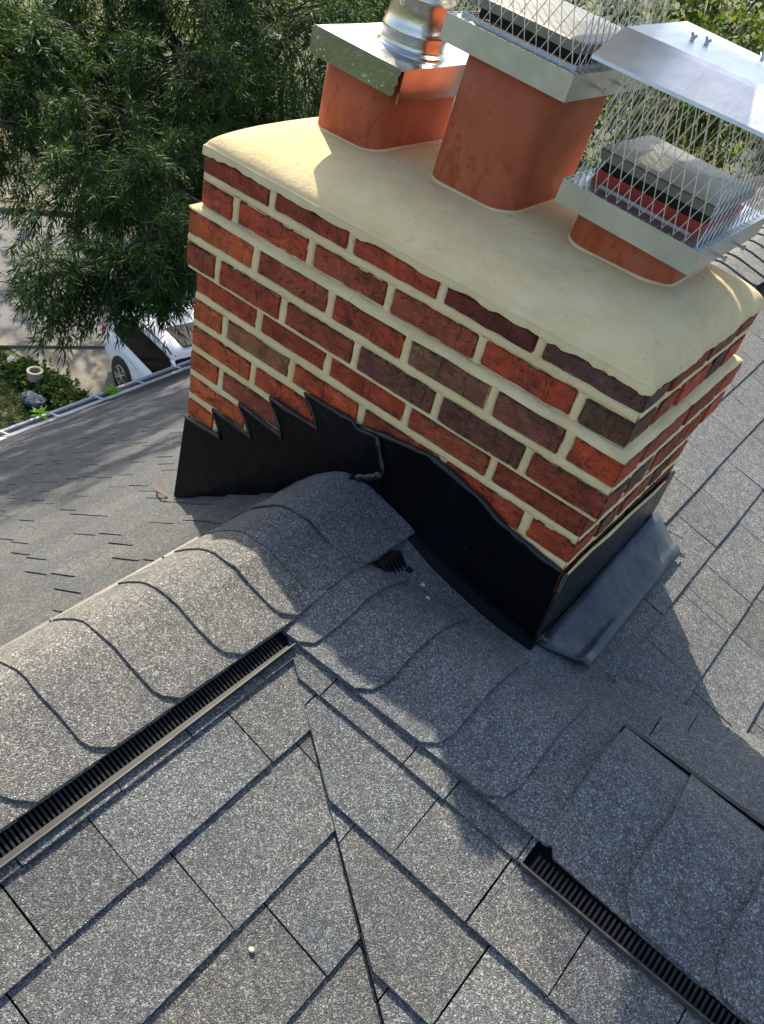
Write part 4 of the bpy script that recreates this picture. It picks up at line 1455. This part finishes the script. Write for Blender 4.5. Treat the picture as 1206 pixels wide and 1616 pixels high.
def far_tree(base, h, rad, label, seed, n=1500, L=.16, Wd=.045, mat='leaf2', per=9, zs=1.0, name='broadleaf_tree', low=.35):
    r = np.random.default_rng(seed)
    tree = thing(name, base, label, 'tree', 'trees beyond the house')
    mb = MB()
    b = np.array(base, float)
    top = b + (r.uniform(-.5, .5), r.uniform(-.5, .5), h * .75)
    limb(mb, b, top, .22, .08, 0, 7, seed)
    pos, dirs = [], []
    nl = 16
    for k in range(nl):
        a = r.uniform(0, 6.28); zz = r.uniform(low, .95)
        rr_ = rad * (1 - .75 * (zz - low) ** 2) * r.uniform(.35, .8)
        c = b + np.array((math.cos(a) * rr_, math.sin(a) * rr_, h * zz))
        limb(mb, b + (top - b) * (zz * .75), c, .06, .02, .2, 5, seed + k)
        lr = rad * r.uniform(.28, .46)
        for i in range(n // nl):
            d = r.normal(0, 1, 3); d /= np.linalg.norm(d)
            pos.append(c + d * lr * r.uniform(.35, 1.05) ** .6 * (1, 1, .75)); dirs.append(d + r.normal(0, .4, 3))
    mb.part('trunk', M['bark'], tree, True)
    leaf_cloud('crown', np.array(pos), np.array(dirs), L, Wd, M[mat], tree, per=per, twig=.4, seed=seed)
FT = [((-21.2, 14.9, zg), 13.5, 4.4, 'sunlit tree across the street, seen through gaps at the upper left'),
      ((-27.0, 11.0, zg), 10.0, 4.2, 'round tree across the street at the far left edge'),
      ((-21.0, 21.5, zg), 10.0, 4.0, 'tree across the street behind the far flue'),
      ((-13.0, 24.0, zg), 10.5, 4.2, 'tree behind the wire screen of the middle flue'),
      ((-9.0, 27.5, zg), 11.0, 4.5, 'dark tree right of the middle flue screen'),
      ((-5.6, 18.5, zg), 8.6, 3.2, 'yellow-green leafy tree behind the hooded right cap'),
      ((-2.6, 17.0, zg), 8.0, 3.0, 'leafy tree at the upper right edge beyond the roof'),
      ((-17.0, 30.0, zg), 12.0, 5.0, 'tall tree far behind the pipe'),
      ((-33.0, 22.0, zg), 12.0, 5.0, 'tall tree far behind the street on the left')]
for i, (b, h, rd, lb) in enumerate(FT):
    far_tree(b, h, rd, lb, 40 + i)

# ---- ivy bed and lawn tufts beside the driveway
def ivy():
    r = np.random.default_rng(9)
    n = 1500
    cx = r.uniform(-13.2, -10.6, n); cy = 6.95 + (cx + 13.2) * .06 + r.normal(0, .16, n) - .30
    m_ = np.ones(n, bool)
    pos = np.stack([cx, cy, zg + r.uniform(.0, .16, n) * np.clip((cx + 13.3) / 1.2, .2, 1)], 1)
    dirs = np.stack([r.normal(0, .6, n), r.normal(0, .6, n), np.ones(n)], 1)
    o = leaf_cloud('ivy', pos, dirs, .10, .035, M['leaf3'], None, per=7, twig=.12, seed=10)
    o['kind'] = 'stuff'; o['label'] = 'green ground cover along the driveway edge'
    n = 2600
    pos = np.stack([r.uniform(-14.2, -10.0, n), r.uniform(4.2, 6.8, n), np.full(n, zg)], 1)
    dirs = np.stack([r.normal(0, .5, n), r.normal(0, .5, n), np.ones(n)], 1)
    o = leaf_cloud('grass', pos, dirs, .10, .010, M['leaf3'], None, per=6, twig=.05, seed=11)
    o['kind'] = 'stuff'; o['label'] = 'rough lawn grass below the gutter'
ivy()

# concrete pipe, stones and blue bag at the lawn edge
cp = np.array((-12.37, 6.60))
rings = []
for rr_, zz in ((.145, zg - .02), (.15, zg + .02), (.150, zg + .34), (.156, zg + .36), (.154, zg + .375), (.105, zg + .375), (.10, zg + .36), (.10, zg + .20)):
    rings.append([(cp[0] + rr_ * math.cos(2 * math.pi * k / 20), cp[1] + rr_ * math.sin(2 * math.pi * k / 20), zz) for k in range(20)])
mb = MB().loft(rings)
o = obj('concrete_pipe', mesh_of('concrete_pipe', mb.v, mb.f, False), NT('weathered_concrete').fin((.27, .25, .20), .85))
tag(o, 'short upright concrete pipe standing in the plants beside the driveway', 'pipe')
stone = NT('pale_stone').fin((.36, .35, .34), .8)
blob('stone', (-13.2, 6.70, zg + .06), .22, stone, 'pale flat stone left of the concrete pipe', 'stone', (1.1, .6, .35), 3)
blob('stone', (-12.80, 6.62, zg + .04), .14, NT('tan_stone').fin((.42, .36, .27), .85), 'small tan stone touching the concrete pipe', 'stone', (1.2, .7, .4), 5)
t = NT('blue_plastic'); bagm = t.fin(t.ramp(t.noise(9, 4), [(.4, (.008, .03, .055)), (.62, (.02, .08, .11)), (.7, (.28, .36, .40))]), .3, 0, t.bump(t.noise(14, 4), 1, .08))
blob('plastic_bag', (-11.85, 6.22, zg + .13), .27, bagm, 'crumpled dark blue plastic bag on the lawn below the concrete pipe', 'bag', (1.25, .8, .4), 8)

# ---- car
def car():
    cl = Vector((-11.22, 8.78, zg)); ang = math.atan2(-.16, .985)
    c = thing('parked_car', tuple(cl), 'white car with black windows parked in the driveway beyond the gutter', 'car')
    ca, sa = math.cos(ang), math.sin(ang)
    def T(p):           # car space: x forward (0 at the rear axle), y left, z up
        return (cl.x + ca * p[0] - sa * p[1], cl.y + sa * p[0] + ca * p[1], cl.z + p[2])
    paint = NT('white_car_paint').fin((.72, .74, .76), .18, 0, None, .6)
    glass = NT('dark_car_glass').fin((.003, .003, .004), .10, 0, None, .15)
    trim = NT('black_car_trim').fin((.012, .012, .013), .5)
    rubber = NT('tyre_rubber').fin((.015, .015, .015), .8)
    alloy = NT('alloy_rim').fin((.55, .56, .57), .25, .9)
    tail = NT('tail_lamp_red').fin((.30, .012, .012), .12)
    def section(x, hw, zs, zb, zr, hb, hr):
        """one closed half-symmetric ring: sill, waist, belt"""
        half = [(0, zs), (hw * .80, zs), (hw * .97, zs + .10), (hw, zs + .30), (hw * .995, zb - .14), (hb, zb), (hr, zr), (hr * .6, zr + .03), (0, zr + .04)]
        ring = [(x, -y, z) for y, z in half] + [(x, y, z) for y, z in half[-2:0:-1]]
        return ring
    st = [(-.95, .70, .42, .86, .90, .68, .55), (-.90, .84, .34, .96, 1.00, .80, .66), (-.72, .91, .28, 1.02, 1.06, .84, .74), (-.35, .925, .24, 1.02, 1.06, .85, .76), (.6, .93, .22, 1.00, 1.04, .86, .78), (1.8, .93, .22, .97, 1.01, .86, .78),
          (2.45, .92, .24, .95, .99, .84, .76), (3.1, .90, .28, .86, .92, .80, .62), (3.45, .82, .34, .72, .78, .70, .5), (3.58, .68, .42, .60, .64, .56, .4)]
    mb = MB().loft([section(*s_) for s_ in st]); mb.xf(T)
    mb.part('body', paint, c, True)
    # cabin: dark glass block under a white roof
    cs = [(-.78, .76, 1.03, .70, 1.06), (-.55, .82, 1.02, .66, 1.44), (-.2, .84, 1.02, .66, 1.53), (.6, .85, 1.00, .67, 1.565), (1.35, .85, .98, .66, 1.53), (2.30, .82, .95, .70, 1.02)]
    rings = []
    for x, hb, zb, hr, zr in cs:
        rings.append([(x, -hb, zb - .04), (x, -hb + .01, zb + .02), (x, -hr - .02, zr - .05), (x, -hr + .05, zr), (x, hr - .05, zr), (x, hr + .02, zr - .05), (x, hb - .01, zb + .02), (x, hb, zb - .04)])
    mb = MB().loft(rings); mb.xf(T); mb.part('window', glass, c)
    # roof skin
    rs = [(-.66, .67, 1.42), (-.5, .70, 1.50), (-.2, .715, 1.555), (.6, .72, 1.59), (1.2, .71, 1.57), (1.42, .69, 1.52)]
    rings = []
    for x, hr, zr in rs:
        rings.append([(x, -hr, zr - .06), (x, -hr + .04, zr - .015), (x, -hr * .5, zr + .02), (x, 0, zr + .03), (x, hr * .5, zr + .02), (x, hr - .04, zr - .015), (x, hr, zr - .06), (x, 0, zr - .05)])
    mb = MB().loft(rings); mb.xf(T); roof = mb.part('roof', paint, c, True)
    # pillars
    for s_ in (-1, 1):
        for (xa, xb, w0, w1) in ((-.80, -.56, .22, .16), (2.24, 1.36, .08, .07)):
            q = [(xa, s_ * .835, 1.03), (xa + w0, s_ * .855, 1.02), (xb + w1 + .05, s_ * .715, 1.50), (xb - .03, s_ * .70, 1.46)]
            q2 = [(p[0], p[1] - s_ * .03, p[2]) for p in q]
            MB().add(q + q2, [(0, 1, 2, 3), (7, 6, 5, 4), (0, 4, 5, 1), (1, 5, 6, 2), (2, 6, 7, 3), (3, 7, 4, 0)]).xf(T).part('pillar', paint, c)
        MB().tube([(-.45, s_ * .66, 1.535), (-.38, s_ * .665, 1.585), (.5, s_ * .675, 1.63), (1.2, s_ * .665, 1.60), (1.3, s_ * .655, 1.555)], .018, 6).xf(T).part('roof_rail', trim, c)
        MB().tube([(.30, s_ * .94, .86), (.33, s_ * .965, .87), (.5, s_ * .968, .865), (.53, s_ * .935, .855)], .014, 6).xf(T).part('door_handle', paint, c)
        MB().box(-.99, -.78, s_ * .70 - .13, s_ * .70 + .13, .78, .97).xf(T).part('taillight', tail, c)
        # wheel arches and wheels
        for wx in (0., 2.68):
            n_ = 22
            def ring(r_, y_): return [(wx + r_ * math.cos(2 * math.pi * k / n_), y_, .345 + r_ * math.sin(2 * math.pi * k / n_)) for k in range(n_)]
            MB().loft([ring(.42, s_ * .70), ring(.42, s_ * .935), ring(.405, s_ * .942)]).xf(T).part('wheel_arch', trim, c)
            wheel = MB().loft([ring(.25, s_ * .74), ring(.335, s_ * .75), ring(.345, s_ * .80), ring(.345, s_ * .92), ring(.33, s_ * .955), ring(.245, s_ * .957), ring(.235, s_ * .93)]).xf(T).part('wheel', rubber, c)
            MB().loft([ring(.245, s_ * .956), ring(.232, s_ * .962), ring(.222, s_ * .935)], cap0=False, cap1=False).xf(T).part('rim', alloy, wheel)
            for k in range(10):
                a = 2 * math.pi * k / 10 + (.12 if k % 2 else -.12)
                MB().bar((wx + .04 * math.cos(a), s_ * .950, .345 + .04 * math.sin(a)), (wx + .232 * math.cos(a), s_ * .958, .345 + .232 * math.sin(a)), .017, 4).xf(T).part('spoke', alloy, wheel)
            MB().loft([ring(.05, s_ * .94), ring(.05, s_ * .962), ring(.02, s_ * .966)]).xf(T).part('hub', alloy, wheel)
    MB().box(.55, 1.25, -.36, .36, 1.605, 1.628).xf(T).part('sunroof', glass, roof)
    MB().box(-1.0, -.86, -.72, .72, .30, .50).xf(T).part('bumper', trim, c)
car()

# ---- seedlings growing in the gutter
def seedling(y, h, label):
    s_ = thing('seedling', (gx - .06, y, gz - .07), label, 'plant')
    MB().tube([(gx - .06, y, gz - .08), (gx - .065, y + .01, gz + h * .5), (gx - .07, y, gz + h)], .004, 5).part('stem', M['sprout'], s_)
    for k in range(9):
        a = k * 2.4; L = .10 * (1 - .03 * k)
        d = np.array((math.cos(a), math.sin(a), .25)); q = np.array((-math.sin(a), math.cos(a), 0))
        b = np.array((gx - .068, y, gz + h * (.45 + .06 * k)))
        pts = [b, b + d * L * .45 + q * L * .2, b + d * L, b + d * L * .45 - q * L * .2]
        part('leaf', pts, [(0, 1, 2, 3)], M['sprout'], s_)
seedling(1.80, .07, 'bright green seedling with star-shaped leaves growing out of the gutter')
seedling(2.47, .0, 'small yellow-green tuft in the gutter near the car')

# ---- debris
blob('mortar_crumb', (.110, -.615, zBf(.1, -.615) + .0095), .004, M['crumb'], 'cream mortar crumb on the shingles right of the valley line', 'crumb', (1, .8, .3), 1)
blob('mortar_crumb', (.02, -.83, zAr(.02, -.83) + .0038), .0055, M['crumb'], 'largest cream mortar crumb on the shingles left of the valley', 'crumb', (1, .8, .3), 2)
blob('nail_head', (-.225, -.110, -.585), .0055, M['crumb'], 'white nail head beside the foot of the front flashing, upper of two', 'nail', (1, 1, .5), 3)
blob('nail_head', (-.195, -.135, -.583), .0060, M['crumb'], 'white nail head beside the foot of the front flashing, lower of two', 'nail', (1, 1, .5), 4)
def twig(pts, r, label, mat='debris', name='twig'):
    mb = MB().tube(pts, r, 5)
    return tag(obj(name, mesh_of(name, mb.v, mb.f), M[mat]), label, 'twig')
zl = lambda x, y: zAl(x, y) + .014
twig([(-1.24, .055, zl(-1.24, .055)), (-1.20, .02, zl(-1.20, .02) + .008), (-1.13, -.02, zl(-1.13, -.02) + .012), (-1.09, -.04, zl(-1.09, -.04) + .006)], .0035, 'brown twig lying against the left foot of the chimney')
twig([(.165, .085, zroof(.165, .085) + .016), (.185, .09, zroof(.185, .09) + .014)], .0025, 'short reddish stick below the metal pan')

for o in BASES:
    if '_base' in o: del o['_base']
